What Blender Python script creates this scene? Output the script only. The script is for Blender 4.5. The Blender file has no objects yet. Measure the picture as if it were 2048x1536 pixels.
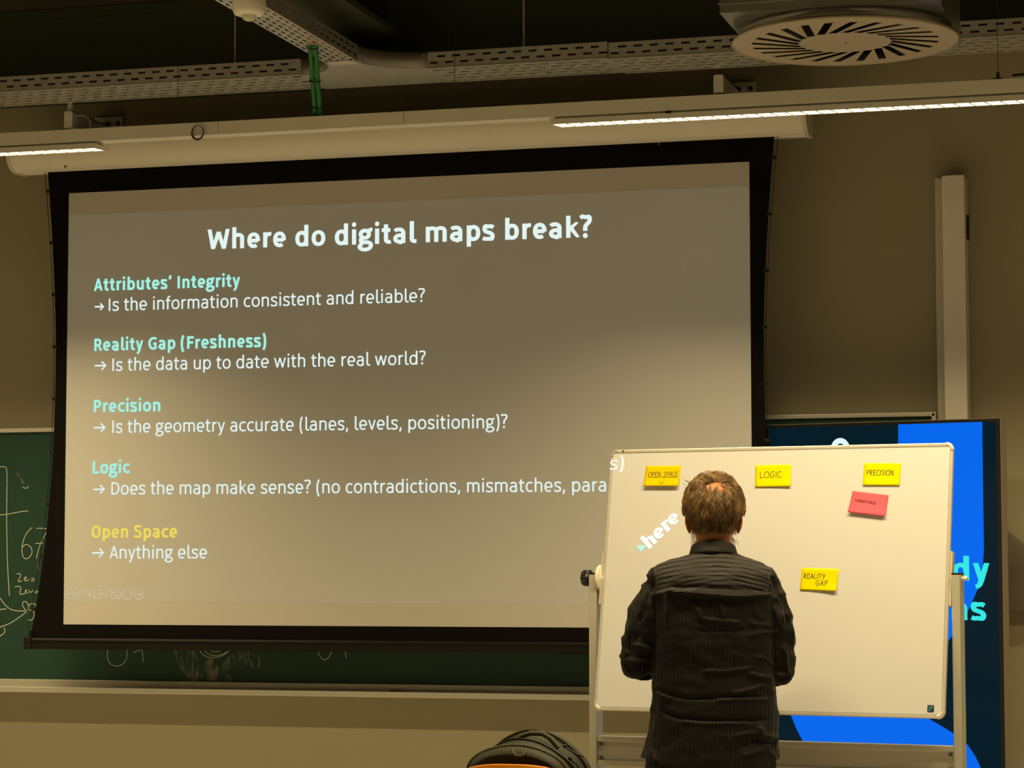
import bpy, bmesh, math, random
from mathutils import Vector, Matrix, noise

C = bpy.context.scene.collection
SC = bpy.context.scene
R = math.radians
rnd = random.Random(7)

# ------------------------------------------------------------------ camera, light, exposure
EYE = Vector((0, 0, 1.45))
FPX, YAW, PITCH, ROLL = 4883.5, R(15.829), R(4.279), R(-0.045)
FW = Vector((-math.sin(YAW) * math.cos(PITCH), math.cos(YAW) * math.cos(PITCH), math.sin(PITCH)))
_rt = Vector((math.cos(YAW), math.sin(YAW), 0))
_up = _rt.cross(FW)
RT = _rt * math.cos(ROLL) + _up * math.sin(ROLL)
UP = -_rt * math.sin(ROLL) + _up * math.cos(ROLL)
cam = bpy.data.cameras.new('camera')
cam.sensor_fit = 'HORIZONTAL'
cam.sensor_width = 36.0
cam.lens = FPX / 2048 * 36.0
cam.clip_end = 60
camo = bpy.data.objects.new('camera', cam)
C.objects.link(camo)
camo.matrix_world = Matrix(((RT.x, UP.x, -FW.x, EYE.x), (RT.y, UP.y, -FW.y, EYE.y), (RT.z, UP.z, -FW.z, EYE.z), (0, 0, 0, 1)))
SC.camera = camo

world = bpy.data.worlds.new('world')
SC.world = world
world.use_nodes = True
world.node_tree.nodes['Background'].inputs[0].default_value = (1.0, .82, .5, 1)
world.node_tree.nodes['Background'].inputs[1].default_value = 0.0
vs = SC.view_settings
SC.display_settings.display_device = 'sRGB'
vs.view_transform = 'Standard'
vs.look = 'None'
vs.gamma = 1.0
vs.use_curve_mapping = False
vs.exposure = 0.0

LAMP = (1.0, .775, .39)
LAMP_Y = 8.9                                       # the rail over the board end of the room


def room_lamp(x0, x1, y, z, watt, spread):
    l = bpy.data.lights.new('room_lamp', 'AREA')
    l.shape = 'RECTANGLE'
    l.size, l.size_y = x1 - x0, .07
    l.energy, l.color, l.spread = watt, LAMP, R(spread)
    o = bpy.data.objects.new('room_lamp', l)
    o.location = ((x0 + x1) / 2, y, z)
    C.objects.link(o)
    return o


# the pendant lamp rows of the room, over the desks in front of the boards
room_lamp(-2.4, .5, 7.2, 3.3, 74, 140)
room_lamp(-6.2, -4.25, 7.2, 3.3, 48, 140)
room_lamp(-2.4, .5, 4.2, 3.15, 52, 92)
room_lamp(-6.2, -4.25, 4.2, 3.15, 40, 92)
room_lamp(-2.4, .5, 1.6, 3.15, 56, 92)
room_lamp(-6.2, -4.25, 1.6, 3.15, 44, 92)
# the two lit modules under the rail in view (their lens strips are built further down)
room_lamp(-2.34, .3, LAMP_Y, 3.118, 19, 96)
room_lamp(-6.2, -4.29, LAMP_Y, 3.118, 25, 98)


# ------------------------------------------------------------------ measuring helpers
def ray(px, py):
    return FW + RT * ((px - 1024) / FPX) - UP * ((py - 768) / FPX)


def at(px, py, Y):
    d = ray(px, py)
    return EYE + d * (Y / d.y)


def atz(px, py, z):
    d = ray(px, py)
    return EYE + d * ((z - EYE.z) / d.z)


def on(px, py, P, n):
    d = ray(px, py)
    return EYE + d * ((P - EYE).dot(n) / d.dot(n))


# ------------------------------------------------------------------ materials
def mat(name, col, rough=.6, metal=0.0, bump=0.0, bscale=60.0, var=0.0, vscale=8.0, spec=.5, aniso=None):
    m = bpy.data.materials.new(name)
    m.use_nodes = True
    nt = m.node_tree
    b = nt.nodes['Principled BSDF']
    b.inputs['Base Color'].default_value = (*col, 1)
    b.inputs['Roughness'].default_value = rough
    b.inputs['Metallic'].default_value = metal
    b.inputs['Specular IOR Level'].default_value = spec
    if bump or var:
        tc = nt.nodes.new('ShaderNodeTexCoord')
        if var:
            n = nt.nodes.new('ShaderNodeTexNoise')
            n.inputs['Scale'].default_value = vscale
            n.inputs['Detail'].default_value = 5
            nt.links.new(tc.outputs['Object'], n.inputs['Vector'])
            r = nt.nodes.new('ShaderNodeMix')
            r.data_type = 'RGBA'
            r.inputs[6].default_value = (*[max(0, c * (1 - var)) for c in col], 1)
            r.inputs[7].default_value = (*[min(1, c * (1 + var)) for c in col], 1)
            nt.links.new(n.outputs['Fac'], r.inputs[0])
            nt.links.new(r.outputs[2], b.inputs['Base Color'])
        if bump:
            n2 = nt.nodes.new('ShaderNodeTexNoise')
            n2.inputs['Scale'].default_value = bscale
            n2.inputs['Detail'].default_value = 4
            nt.links.new(tc.outputs['Object'], n2.inputs['Vector'])
            bp = nt.nodes.new('ShaderNodeBump')
            bp.inputs['Strength'].default_value = bump
            bp.inputs['Distance'].default_value = .004
            nt.links.new(n2.outputs['Fac'], bp.inputs['Height'])
            nt.links.new(bp.outputs[0], b.inputs['Normal'])
    return m


def emit(name, col, s=1.0):
    m = bpy.data.materials.new(name)
    m.use_nodes = True
    nt = m.node_tree
    nt.nodes.clear()
    e = nt.nodes.new('ShaderNodeEmission')
    e.inputs[0].default_value = (*col, 1)
    e.inputs[1].default_value = s
    o = nt.nodes.new('ShaderNodeOutputMaterial')
    nt.links.new(e.outputs[0], o.inputs[0])
    return m


def srgb(r, g, b):
    f = lambda c: (c / 255 / 12.92) if c / 255 <= .04045 else ((c / 255 + .055) / 1.055) ** 2.4
    return (f(r), f(g), f(b))


def lit(name, col, base, rough, s=1.0):
    """a surface that also glows (screen glass, a projected slide)"""
    m = mat(name, base, rough)
    b = m.node_tree.nodes['Principled BSDF']
    b.inputs['Emission Color'].default_value = (*col, 1)
    b.inputs['Emission Strength'].default_value = s
    b.inputs['Specular IOR Level'].default_value = .15
    return m


def stripes(name, dark, light, axis, pitch, bend=0.012, bump=.35, lo=.1, hi=2.0, wild=2.2, bow=0.0):
    m = mat(name, dark, .75, spec=.25)
    nt = m.node_tree
    b = nt.nodes['Principled BSDF']
    b.inputs['Sheen Weight'].default_value = .05
    b.inputs['Sheen Roughness'].default_value = .5
    tc = nt.nodes.new('ShaderNodeTexCoord')
    sep = nt.nodes.new('ShaderNodeSeparateXYZ')
    nt.links.new(tc.outputs['Object'], sep.inputs[0])
    nz = nt.nodes.new('ShaderNodeTexNoise')
    nz.inputs['Scale'].default_value = 7
    nz.inputs['Detail'].default_value = 3
    nt.links.new(tc.outputs['Object'], nz.inputs['Vector'])
    a1 = nt.nodes.new('ShaderNodeMath'); a1.operation = 'MULTIPLY_ADD'
    nt.links.new(nz.outputs['Fac'], a1.inputs[0])
    a1.inputs[1].default_value = bend
    sq = nt.nodes.new('ShaderNodeMath'); sq.operation = 'MULTIPLY'
    nt.links.new(sep.outputs[0], sq.inputs[0]); nt.links.new(sep.outputs[0], sq.inputs[1])
    sb = nt.nodes.new('ShaderNodeMath'); sb.operation = 'MULTIPLY_ADD'
    nt.links.new(sq.outputs[0], sb.inputs[0]); sb.inputs[1].default_value = bow
    nt.links.new(sep.outputs[axis], sb.inputs[2])
    nt.links.new(sb.outputs[0], a1.inputs[2])
    a2 = nt.nodes.new('ShaderNodeMath'); a2.operation = 'MULTIPLY'
    nt.links.new(a1.outputs[0], a2.inputs[0])
    a2.inputs[1].default_value = 2 * math.pi / pitch
    a3 = nt.nodes.new('ShaderNodeMath'); a3.operation = 'SINE'
    nt.links.new(a2.outputs[0], a3.inputs[0])
    ramp = nt.nodes.new('ShaderNodeMapRange')
    n3 = nt.nodes.new('ShaderNodeTexNoise')
    n3.inputs['Scale'].default_value = 14
    nt.links.new(tc.outputs['Object'], n3.inputs['Vector'])
    a4 = nt.nodes.new('ShaderNodeMath'); a4.operation = 'MULTIPLY_ADD'
    nt.links.new(n3.outputs['Fac'], a4.inputs[0]); a4.inputs[1].default_value = wild
    nt.links.new(a3.outputs[0], a4.inputs[2])
    nt.links.new(a4.outputs[0], ramp.inputs[0])
    ramp.inputs[1].default_value = lo
    ramp.inputs[2].default_value = hi
    mx = nt.nodes.new('ShaderNodeMix'); mx.data_type = 'RGBA'
    mx.inputs[6].default_value = (*dark, 1)
    mx.inputs[7].default_value = (*light, 1)
    nt.links.new(ramp.outputs[0], mx.inputs[0])
    nt.links.new(mx.outputs[2], b.inputs['Base Color'])
    n2 = nt.nodes.new('ShaderNodeTexNoise')
    n2.inputs['Scale'].default_value = 55
    n2.inputs['Detail'].default_value = 5
    nt.links.new(tc.outputs['Object'], n2.inputs['Vector'])
    ad = nt.nodes.new('ShaderNodeMath'); ad.operation = 'MULTIPLY_ADD'
    nt.links.new(n2.outputs['Fac'], ad.inputs[0]); ad.inputs[1].default_value = 1.2
    nt.links.new(ramp.outputs[0], ad.inputs[2])
    bp = nt.nodes.new('ShaderNodeBump')
    bp.inputs['Strength'].default_value = bump
    bp.inputs['Distance'].default_value = .003
    nt.links.new(ad.outputs[0], bp.inputs['Height'])
    nt.links.new(bp.outputs[0], b.inputs['Normal'])
    return m


M = {}
M['wall_bounce'] = mat('bounce_wall_paint', (.74, .71, .62), .85)  # unseen walls made paler than the front one to bounce light forward
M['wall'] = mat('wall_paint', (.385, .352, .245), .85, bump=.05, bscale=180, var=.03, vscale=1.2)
M['ceiling'] = mat('dark_ceiling', (.06, .05, .04), .9, var=.15, vscale=3)
M['floor'] = mat('floor_vinyl', (.52, .49, .43), .5, var=.1)
M['beam'] = mat('dark_green_steel', (.040, .050, .022), .55, bump=.05, var=.1)
M['white'] = mat('white_enamel', (.80, .77, .70), .45)
M['white_plastic'] = mat('white_plastic', (.88, .85, .76), .4)
M['vent'] = mat('vent_enamel', (.46, .40, .31), .5)
M['cream'] = mat('cream_enamel', (.62, .58, .48), .5)
M['screen'] = mat('matte_screen_cloth', (.62, .60, .58), .95, spec=.05)
M['black_cloth'] = mat('black_cloth', (.006, .005, .005), .9, spec=.1)
M['black_metal'] = mat('dark_bronze_metal', (.008, .006, .0055), .6, spec=.2)
M['black'] = mat('black_plastic', (.008, .007, .007), .35)
M['duct'] = mat('bright_galvanised_sheet', (.46, .46, .44), .30, .9, bump=.04, bscale=9, var=.2, vscale=6)
M['galv'] = mat('galvanised_steel', (.62, .62, .61), .42, .55, bump=.05, bscale=25, var=.18, vscale=14)
M['galv_shaded'] = mat('shaded_galvanised_steel', (.34, .33, .29), .5, .5, var=.2, vscale=12)  # darker copy of the tray steel, shade put into its colour
M['steel'] = mat('bright_steel', (.55, .52, .46), .3, .9)
M['alu'] = mat('brushed_aluminium', (.84, .81, .74), .30, .35)
M['stand'] = mat('stand_enamel', (.54, .53, .46), .5)
M['tray'] = mat('dull_aluminium', (.58, .56, .50), .35, .4)
M['wire'] = mat('steel_wire', (.10, .10, .09), .4, .7)
M['green_cable'] = mat('green_cable_sheath', (.005, .16, .035), .45)
M['red_cable'] = mat('red_cable_sheath', (.28, .02, .01), .5)
M['orange_cable'] = mat('orange_cable_sheath', (.75, .16, .03), .5)
M['chalkboard'] = mat('chalkboard_green', (.008, .050, .034), .6, bump=.04, bscale=40, var=.25, vscale=2.5)
M['chalk'] = mat('chalk_line', (.66, .67, .52), .95)
M['whiteboard'] = mat('white_enamel_board', (.76, .77, .82), .28, spec=.35)
M['yellow'] = mat('yellow_paper', (.95, .84, .0), .85, var=.02, spec=.05)
M['amber'] = mat('amber_paper', (.96, .68, .0), .85, var=.02, spec=.05)
M['pink'] = mat('pink_paper', (.95, .15, .22), .85, var=.08, vscale=25, spec=.05)
M['ink'] = mat('black_ink', (.015, .012, .012), .6)
M['wine_ink'] = mat('dark_red_ink', (.06, .0, .01), .6)
M['lens'] = emit('led_lens_glow', (1.0, .86, .58), 2.6)
M['grey_case'] = mat('warm_grey_metal', (.36, .32, .26), .4, .3)
M['orange'] = mat('orange_plastic', (.85, .30, .015), .35)
M['skin'] = mat('skin', (.48, .185, .080), .5, var=.12, vscale=30, bump=.05, bscale=300)
M['trouser'] = mat('dark_trouser_cloth', (.008, .008, .009), .85, bump=.2, bscale=90)
M['shoe'] = mat('black_leather', (.012, .01, .009), .4)
M['shirt'] = stripes('black_pinstripe_cotton', (.0022, .0020, .0020), (.0062, .0056, .0056), 0, .0115, .016, .45)
M['yoke'] = stripes('lit_cross_stripe_cotton', (.0045, .0042, .0044), (.036, .033, .034), 2, .0142, .022, .6, -.7, .35, .9, .95)  # stripes paler than the shirt's: overhead light on the shoulders put into colour
M['collar'] = mat('black_cotton', (.0055, .0048, .0045), .8, bump=.15, bscale=120)
M['hair1'] = mat('brown_hair', (.20, .112, .046), .42, spec=.5)
M['hair2'] = mat('dark_brown_hair', (.075, .040, .017), .42, spec=.5)
M['hair3'] = mat('sandy_hair', (.48, .31, .14), .40, spec=.5)
M['beard'] = mat('grey_beard', (.30, .26, .20), .5)
M['olive'] = mat('olive_nylon', (.026, .026, .012), .65, bump=.25, bscale=220, var=.12)
M['olive_dark'] = mat('black_olive_nylon', (.013, .013, .008), .6, bump=.2, bscale=200)
M['olive_light'] = mat('olive_webbing', (.065, .065, .030), .7, bump=.3, bscale=260)
M['garment'] = mat('grey_ribbed_cloth', (.15, .125, .105), .9, bump=.3, bscale=120)
M['eye'] = mat('eye_white', (.7, .66, .6), .3)


# ------------------------------------------------------------------ mesh helpers
class MB:
    def __init__(self):
        self.v, self.f, self.s, self.m = [], [], [], []

    def add(self, vs_, fs_, smooth=False, mi=0):
        b = len(self.v)
        self.v += [Vector(p) for p in vs_]
        for f in fs_:
            self.f.append([b + i for i in f])
            self.s.append(smooth)
            self.m.append(mi)
        return self

    def box(self, c, s, rot=None, bev=0.0):
        c = Vector(c)
        hx, hy, hz = s[0] / 2, s[1] / 2, s[2] / 2
        if bev <= 0 or bev >= min(hx, hy, hz):
            vs_ = [Vector((x * hx, y * hy, z * hz)) for x in (-1, 1) for y in (-1, 1) for z in (-1, 1)]
            fs_ = [(0, 1, 3, 2), (4, 6, 7, 5), (0, 4, 5, 1), (2, 3, 7, 6), (0, 2, 6, 4), (1, 5, 7, 3)]
        else:
            bm = bmesh.new()
            bmesh.ops.create_cube(bm, size=1)
            for v in bm.verts:
                v.co = Vector((v.co.x * s[0], v.co.y * s[1], v.co.z * s[2]))
            bmesh.ops.bevel(bm, geom=list(bm.edges), offset=bev, segments=3, profile=.5, affect='EDGES')
            bm.verts.index_update()
            vs_ = [v.co.copy() for v in bm.verts]
            fs_ = [[v.index for v in f.verts] for f in bm.faces]
            bm.free()
        if rot:
            vs_ = [rot @ v for v in vs_]
        return self.add([v + c for v in vs_], fs_)

    def slab(self, x0, x1, y0, y1, z0, z1, bev=0.0):
        return self.box(((x0 + x1) / 2, (y0 + y1) / 2, (z0 + z1) / 2), (abs(x1 - x0), abs(y1 - y0), abs(z1 - z0)), None, bev)

    def prism(self, poly, ext, smooth=False):
        """closed polygon (list of points) swept by vector ext"""
        n = len(poly)
        ext = Vector(ext)
        a = [Vector(p) for p in poly]
        vs_ = a + [p + ext for p in a]
        fs_ = [[i, (i + 1) % n, n + (i + 1) % n, n + i] for i in range(n)]
        self.add(vs_, fs_, smooth)
        self.add(vs_, [list(range(n))[::-1], list(range(n, 2 * n))])
        return self

    def tube(self, path, rad, seg=10, closed=False, caps=True, smooth=True):
        P = [Vector(p) for p in path]
        n = len(P)
        rads = rad if isinstance(rad, (list, tuple)) else [rad] * n
        prev = None
        rings = []
        for i in range(n):
            if closed:
                t = (P[(i + 1) % n] - P[i - 1])
            else:
                t = P[min(i + 1, n - 1)] - P[max(i - 1, 0)]
            t = t.normalized() if t.length > 1e-9 else Vector((0, 0, 1))
            if prev is None:
                ref = Vector((0, 0, 1)) if abs(t.z) < .9 else Vector((1, 0, 0))
                prev = t.cross(ref).normalized()
            prev = (prev - t * prev.dot(t)).normalized()
            bn = t.cross(prev)
            rings.append([P[i] + (prev * math.cos(a) + bn * math.sin(a)) * rads[i] for a in [2 * math.pi * k / seg for k in range(seg)]])
        vs_ = [p for r_ in rings for p in r_]
        fs_ = []
        for i in range(n if closed else n - 1):
            j = (i + 1) % n
            for k in range(seg):
                fs_.append([i * seg + k, i * seg + (k + 1) % seg, j * seg + (k + 1) % seg, j * seg + k])
        self.add(vs_, fs_, smooth)
        if caps and not closed:
            self.add(rings[0], [list(range(seg))[::-1]])
            self.add(rings[-1], [list(range(seg))])
        return self

    def rod(self, a, b, r, seg=14):
        return self.tube([a, b], r, seg)

    def loft(self, rings, smooth=True, caps=True):
        n = len(rings[0])
        vs_ = [p for r_ in rings for p in r_]
        fs_ = []
        for i in range(len(rings) - 1):
            for k in range(n):
                fs_.append([i * n + k, i * n + (k + 1) % n, (i + 1) * n + (k + 1) % n, (i + 1) * n + k])
        self.add(vs_, fs_, smooth)
        if caps:
            self.add(rings[0], [list(range(n))[::-1]], smooth)
            self.add(rings[-1], [list(range(n))], smooth)
        return self

    def lathe(self, prof, c, axis=Vector((0, 0, 1)), seg=32, smooth=True, caps=True):
        """prof: (radius, height along axis)"""
        axis = Vector(axis).normalized()
        ref = Vector((1, 0, 0)) if abs(axis.x) < .9 else Vector((0, 1, 0))
        u = axis.cross(ref).normalized()
        w = axis.cross(u)
        c = Vector(c)
        rings = [[c + axis * h + (u * math.cos(2 * math.pi * k / seg) + w * math.sin(2 * math.pi * k / seg)) * max(r_, 1e-5) for k in range(seg)] for r_, h in prof]
        return self.loft(rings, smooth, caps)

    def ball(self, c, r, rz=None, ry=None, seg=16):
        c = Vector(c)
        ry = r if ry is None else ry
        rz = r if rz is None else rz
        rings = []
        n = seg // 2
        for i in range(n + 1):
            t = -math.pi / 2 + math.pi * i / n
            q = max(math.cos(t), 1e-3)
            rings.append([c + Vector((r * q * math.cos(2 * math.pi * k / seg), ry * q * math.sin(2 * math.pi * k / seg), rz * math.sin(t))) for k in range(seg)])
        return self.loft(rings)

    def ribbon(self, pts, w, n, lift=0.0):
        """flat stroke of width w lying on a plane with normal n"""
        P = [Vector(p) for p in pts]
        n = Vector(n).normalized()
        out = []
        for i, p in enumerate(P):
            t = P[min(i + 1, len(P) - 1)] - P[max(i - 1, 0)]
            t = t.normalized() if t.length > 1e-9 else Vector((1, 0, 0))
            s = n.cross(t).normalized() * (w / 2)
            e = t * (w * .35) * (-1 if i == 0 else 1 if i == len(P) - 1 else 0)
            out += [p + s + e + n * lift, p - s + e + n * lift]
        fs_ = [[2 * i, 2 * i + 1, 2 * i + 3, 2 * i + 2] for i in range(len(P) - 1)]
        return self.add(out, fs_)


def link(o, parent=None):
    C.objects.link(o)
    if parent is not None:
        o.parent = parent
    return o


INV = {}


def top_of(o):
    while o.parent:
        o = o.parent
    return o


def build(name, mb, m, parent=None, label=None, mods=None):
    """link the collected shape (in world coordinates) as ONE mesh object"""
    me = bpy.data.meshes.new(name)
    vs_ = mb.v
    if parent is not None:
        inv = INV.get(top_of(parent).name)
        if inv is not None:
            vs_ = [inv @ v for v in vs_]
    me.from_pydata([tuple(v) for v in vs_], [], mb.f)
    bm = bmesh.new()
    bm.from_mesh(me)
    bmesh.ops.recalc_face_normals(bm, faces=bm.faces) if mods != 'open' else None
    bm.to_mesh(me)
    bm.free()
    if len(me.polygons) == len(mb.s):
        me.polygons.foreach_set('use_smooth', mb.s)
        me.polygons.foreach_set('material_index', mb.m)
    for q in (m if isinstance(m, (list, tuple)) else [m]):
        me.materials.append(q)
    me.update()
    o = link(bpy.data.objects.new(name, me), parent)
    if label:
        o['label'] = label
    return o


def thing(name, label, cat, loc=(0, 0, 0), rotz=0.0, group=None):
    o = link(bpy.data.objects.new(name, None))
    o.empty_display_size = .1
    o.location = loc
    o.rotation_euler = (0, 0, rotz)
    INV[o.name] = (Matrix.Translation(Vector(loc)) @ Matrix.Rotation(rotz, 4, 'Z')).inverted()
    tag(o, label, cat, group)
    return o


def tag(o, label, cat, group=None):
    o['label'] = label
    o['category'] = cat
    if group:
        o['group'] = group
    return o


def struct(name, mb, m):
    o = build(name, mb, m)
    o['kind'] = 'structure'
    return o


def dup(o, parent=None):
    c = o.copy()
    C.objects.link(c)
    if parent is not None:
        c.parent = parent
    for ch in list(o.children):
        dup(ch, c)
    return c


# lettering: a plain humanist sans drawn as pen strokes (unit = 1/1000 em), turned to flat meshes
XHT, CAPH, ASC, DES = 527.0, 689.0, 741.0, -195.0


def arc(cx, cy, rx, ry, a0, a1, n=18, e=2.25):
    out = []
    for k in range(n + 1):
        q = R(a0 + (a1 - a0) * k / n)
        c_, s_ = math.cos(q), math.sin(q)
        out.append((cx + rx * math.copysign(abs(c_) ** (2 / e), c_), cy + ry * math.copysign(abs(s_) ** (2 / e), s_)))
    return out


def flow(pts, n=7):
    """smooth curve through points"""
    P = [pts[0]] + list(pts) + [pts[-1]]
    out = []
    for i in range(1, len(P) - 2):
        p0, p1, p2, p3 = P[i - 1], P[i], P[i + 1], P[i + 2]
        for k in range(n):
            t_ = k / n
            out.append(tuple(.5 * (2 * p1[j] + (p2[j] - p0[j]) * t_ + (2 * p0[j] - 5 * p1[j] + 4 * p2[j] - p3[j]) * t_ ** 2 + (3 * p1[j] - p0[j] - 3 * p2[j] + p3[j]) * t_ ** 3) for j in (0, 1)))
    return out + [pts[-1]]


def glyph(ch, s):
    """advance, strokes [(points, closed, clamp)], dots [(x, y, r)] for stem width s"""
    h = s / 2
    k = (s - 84) / 60                     # 0 regular .. 1 bold
    x, c, dots = XHT, CAPH, []
    t = s * .86                           # level strokes are a little thinner
    g = h * .86
    st = []
    L = lambda *p: st.append((list(p), False, None))
    Cv = lambda p: st.append((p, False, None))
    D = lambda p, lo, hi: st.append((list(p), False, (lo, hi)))
    O = lambda p: st.append((p[:-1], True, None))
    if ch == ' ':
        return 262, st, dots
    if ch == 'a':
        W = 546 + 20 * k; xr = W - 82 - h
        L((xr, 0), (xr, 345)); Cv(arc(xr - 165, 340, 165, x + 10 - g - 340, 0, 146, 22))
        Cv([(xr, 312 - g + 20)] + arc(46 + h + 165, 160, 165, 172 - g, 90, 270) + flow([(46 + h + 165, -10 + g), (xr - 90, 30), (xr, 120)])[1:])
    elif ch in 'bp':
        W = 588 + 18 * k; xl = 78 + h; xr = W - 46 - h
        L((xl, 0 if ch == 'b' else DES), (xl, ASC if ch == 'b' else x)); O(arc((xl + xr) / 2, x / 2, (xr - xl) / 2, x / 2 + 10 - g, 0, 360, 32))
    elif ch in 'dq':
        W = 588 + 18 * k; xl = 46 + h; xr = W - 78 - h
        L((xr, 0), (xr, ASC)); O(arc((xl + xr) / 2, x / 2, (xr - xl) / 2, x / 2 + 10 - g, 0, 360, 32))
    elif ch == 'c':
        W = 484 + 14 * k; xl = 46 + h
        Cv(arc(xl + 205, x / 2, 205, x / 2 + 10 - g, 52, 308, 26))
    elif ch == 'e':
        W = 552 + 12 * k; xl, xr = 46 + h, W - 42 - h; cx = (xl + xr) / 2
        Cv([(xr, 232)] + arc(cx, x / 2, (xr - xl) / 2, x / 2 + 10 - g, 0, 308, 30)); L((xl, 250), (xr, 250))
    elif ch == 'f':
        W = 340 + 20 * k; xl = 105 + h
        L((xl, 0), (xl, 560)); Cv(arc(xl + 130, 560, 130, ASC + 10 - g - 560, 180, 80)); L((24, x - g), (322, x - g))
    elif ch == 'g':
        W = 540 + 12 * k
        O(arc(250, 346, 175 - h * .35, 190 - g, 0, 360, 28)); L((375, 455), (470, 500), (525, 500))
        Cv(flow([(150, 205), (104, 150), (130, 92), (230, 72), (340, 66), (455, 20), (470, -70), (400, -150), (255, -188 + 2), (110, -150), (62, -80), (110, -5), (160, 40)]))
    elif ch in 'hn':
        W = 582 + 18 * k; xl, xr = 78 + h, W - 74 - h
        L((xl, 0), (xl, ASC if ch == 'h' else x)); Cv(arc((xl + xr) / 2, x - 175, (xr - xl) / 2, 185 - g, 172, 0, 20) + [(xr, 0)])
    elif ch == 'i':
        W = 264 + 24 * k; L((W / 2, 0), (W / 2, x)); dots.append((W / 2, 690, 50 + 26 * k))
    elif ch == 'k':
        W = 515 + 24 * k; xl = 78 + h; L((xl, 0), (xl, ASC)); D([(xl + 10, 262), (W - 75, x + 20)], 0, x); D([(xl + 95, 318), (W - 48, -20)], 0, x)
    elif ch == 'l':
        W = 292 + 24 * k; xl = 78 + h; Cv([(xl, ASC), (xl, 130)] + arc(xl + 105, 130, 105, 140 - g, 180, 268, 10) + [(W + 4, 10 + g * .6)])
    elif ch == 'm':
        W = 868 + 34 * k; xl, xr = 78 + h, W - 74 - h; xm = (xl + xr) / 2
        L((xl, 0), (xl, x))
        for a, b_ in ((xl, xm), (xm, xr)):
            Cv(arc((a + b_) / 2, x - 165, (b_ - a) / 2, 175 - g, 172, 0, 18) + [(b_, 0)])
    elif ch == 'o':
        W = 584 + 14 * k; O(arc(W / 2, x / 2, W / 2 - 46 - h, x / 2 + 10 - g, 0, 360, 34))
    elif ch == 'r':
        W = 384 + 20 * k; xl = 78 + h; L((xl, 0), (xl, x)); Cv(arc(xl + 200, 290, 200, x + 8 - g - 290, 172, 84, 14))
    elif ch == 's':
        W = 478 + 20 * k
        Cv(flow([(420, 430), (345, x - 12 - g * .6), (240, x + 10 - g), (132, x - 48), (98 + h * .15, 388), (142, 312), (240, 270), (340, 230), (398 - h * .1, 150), (360, 52), (235, -10 + g), (130, 18 + g * .5), (48, 84)]))
    elif ch == 't':
        W = 372 + 24 * k; xl = 104 + h; Cv([(xl, 660), (xl, 140)] + arc(xl + 115, 140, 115, 150 - g, 180, 300, 12)); L((24, x - g), (338, x - g))
    elif ch == 'u':
        W = 582 + 18 * k; xl, xr = 74 + h, W - 78 - h
        L((xr, 0), (xr, x)); Cv([(xl, x)] + arc((xl + xr) / 2, 175, (xr - xl) / 2, 185 - g, 180, 352, 20))
    elif ch in 'vy':
        W = 494 + 26 * k; m_ = W / 2
        if ch == 'v':
            D([(22 + h, x + 20), (m_, -20)], 0, x); D([(W - 22 - h, x + 20), (m_, -20)], 0, x)
        else:
            D([(22 + h, x + 20), (m_, 0)], 0, x); D([(W - 22 - h, x + 20), (m_ + 5, 20), (m_ - 45, -105)], -300, x); Cv(flow([(m_ - 30, -70), (m_ - 75, -145), (m_ - 160, DES + 8)]))
    elif ch == 'w':
        W = 756 + 36 * k
        for a, b_ in ((22 + h, W * .29), (W * .5, W * .29), (W * .5, W * .71), (W - 22 - h, W * .71)):
            D([(a, x + 20), (b_, -20)], 0, x)
    elif ch == 'x':
        W = 500 + 26 * k; D([(22 + h, x + 20), (W - 22 - h, -20)], 0, x); D([(W - 26 - h, x + 20), (26 + h, -20)], 0, x)
    elif ch == 'A':
        W = 580 + 30 * k; D([(18 + h, -20), (W / 2, c + 20)], 0, c); D([(W - 18 - h, -20), (W / 2, c + 20)], 0, c); L((W * .24, 205), (W * .76, 205))
    elif ch == 'D':
        W = 640 + 16 * k; xl, xr = 88 + h, W - 46 - h; st.append(([(xl, c - g), (xl + 90, c - g)] + arc(xl + 120, c / 2, xr - xl - 120, c / 2 - g, 88, -88, 24) + [(xl + 90, g), (xl, g)], True, None))
    elif ch == 'F':
        W = 515 + 20 * k; xl = 88 + h; L((xl, 0), (xl, c)); L((88, c - g), (W - 24, c - g)); L((88, c * .5 - 5), (W - 70, c * .5 - 5))
    elif ch == 'G':
        W = 634 + 16 * k; xl = 46 + h; cx = xl + 265
        Cv(arc(cx, c / 2, 265, c / 2 + 10 - g, 52, 300, 28) + [(W - 78 - h, 75), (W - 78 - h, 330)]); L((360, 330), (W - 78, 330))
    elif ch == 'I':
        W = 288 + 24 * k; L((W / 2, 0), (W / 2, c))
    elif ch == 'L':
        W = 505 + 18 * k; xl = 88 + h; L((xl, 0), (xl, c)); L((88, g), (W - 22, g))
    elif ch == 'O':
        W = 672 + 12 * k; O(arc(W / 2, c / 2, W / 2 - 46 - h, c / 2 + 10 - g, 0, 360, 36))
    elif ch in 'PR':
        W = (572 if ch == 'P' else 596) + 18 * k; xl = 88 + h; xr = 528 + 18 * k - h
        L((xl, 0), (xl, c)); lo = 300 if ch == 'P' else 315
        Cv([(xl, c - g), (xl + 120, c - g)] + arc(xr - 165, (c - g + lo) / 2, 165, (c - g - lo) / 2, 88, -88, 18) + [(xl + 120, lo), (xl, lo)])
        if ch == 'R':
            D([(xl + 190, lo + 10), (W - 36 - h * .6, -20)], 0, c)
    elif ch == 'S':
        W = 548 + 18 * k
        Cv(flow([(478, 588), (395, c - 20 - g * .6), (280, c + 10 - g), (160, c - 52), (112 + h * .15, 520), (160, 425), (280, 370), (400, 310), (458 - h * .1, 195), (410, 70), (270, -10 + g), (150, 22 + g * .5), (48, 104)]))
    elif ch == 'W':
        W = 832 + 46 * k
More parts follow.
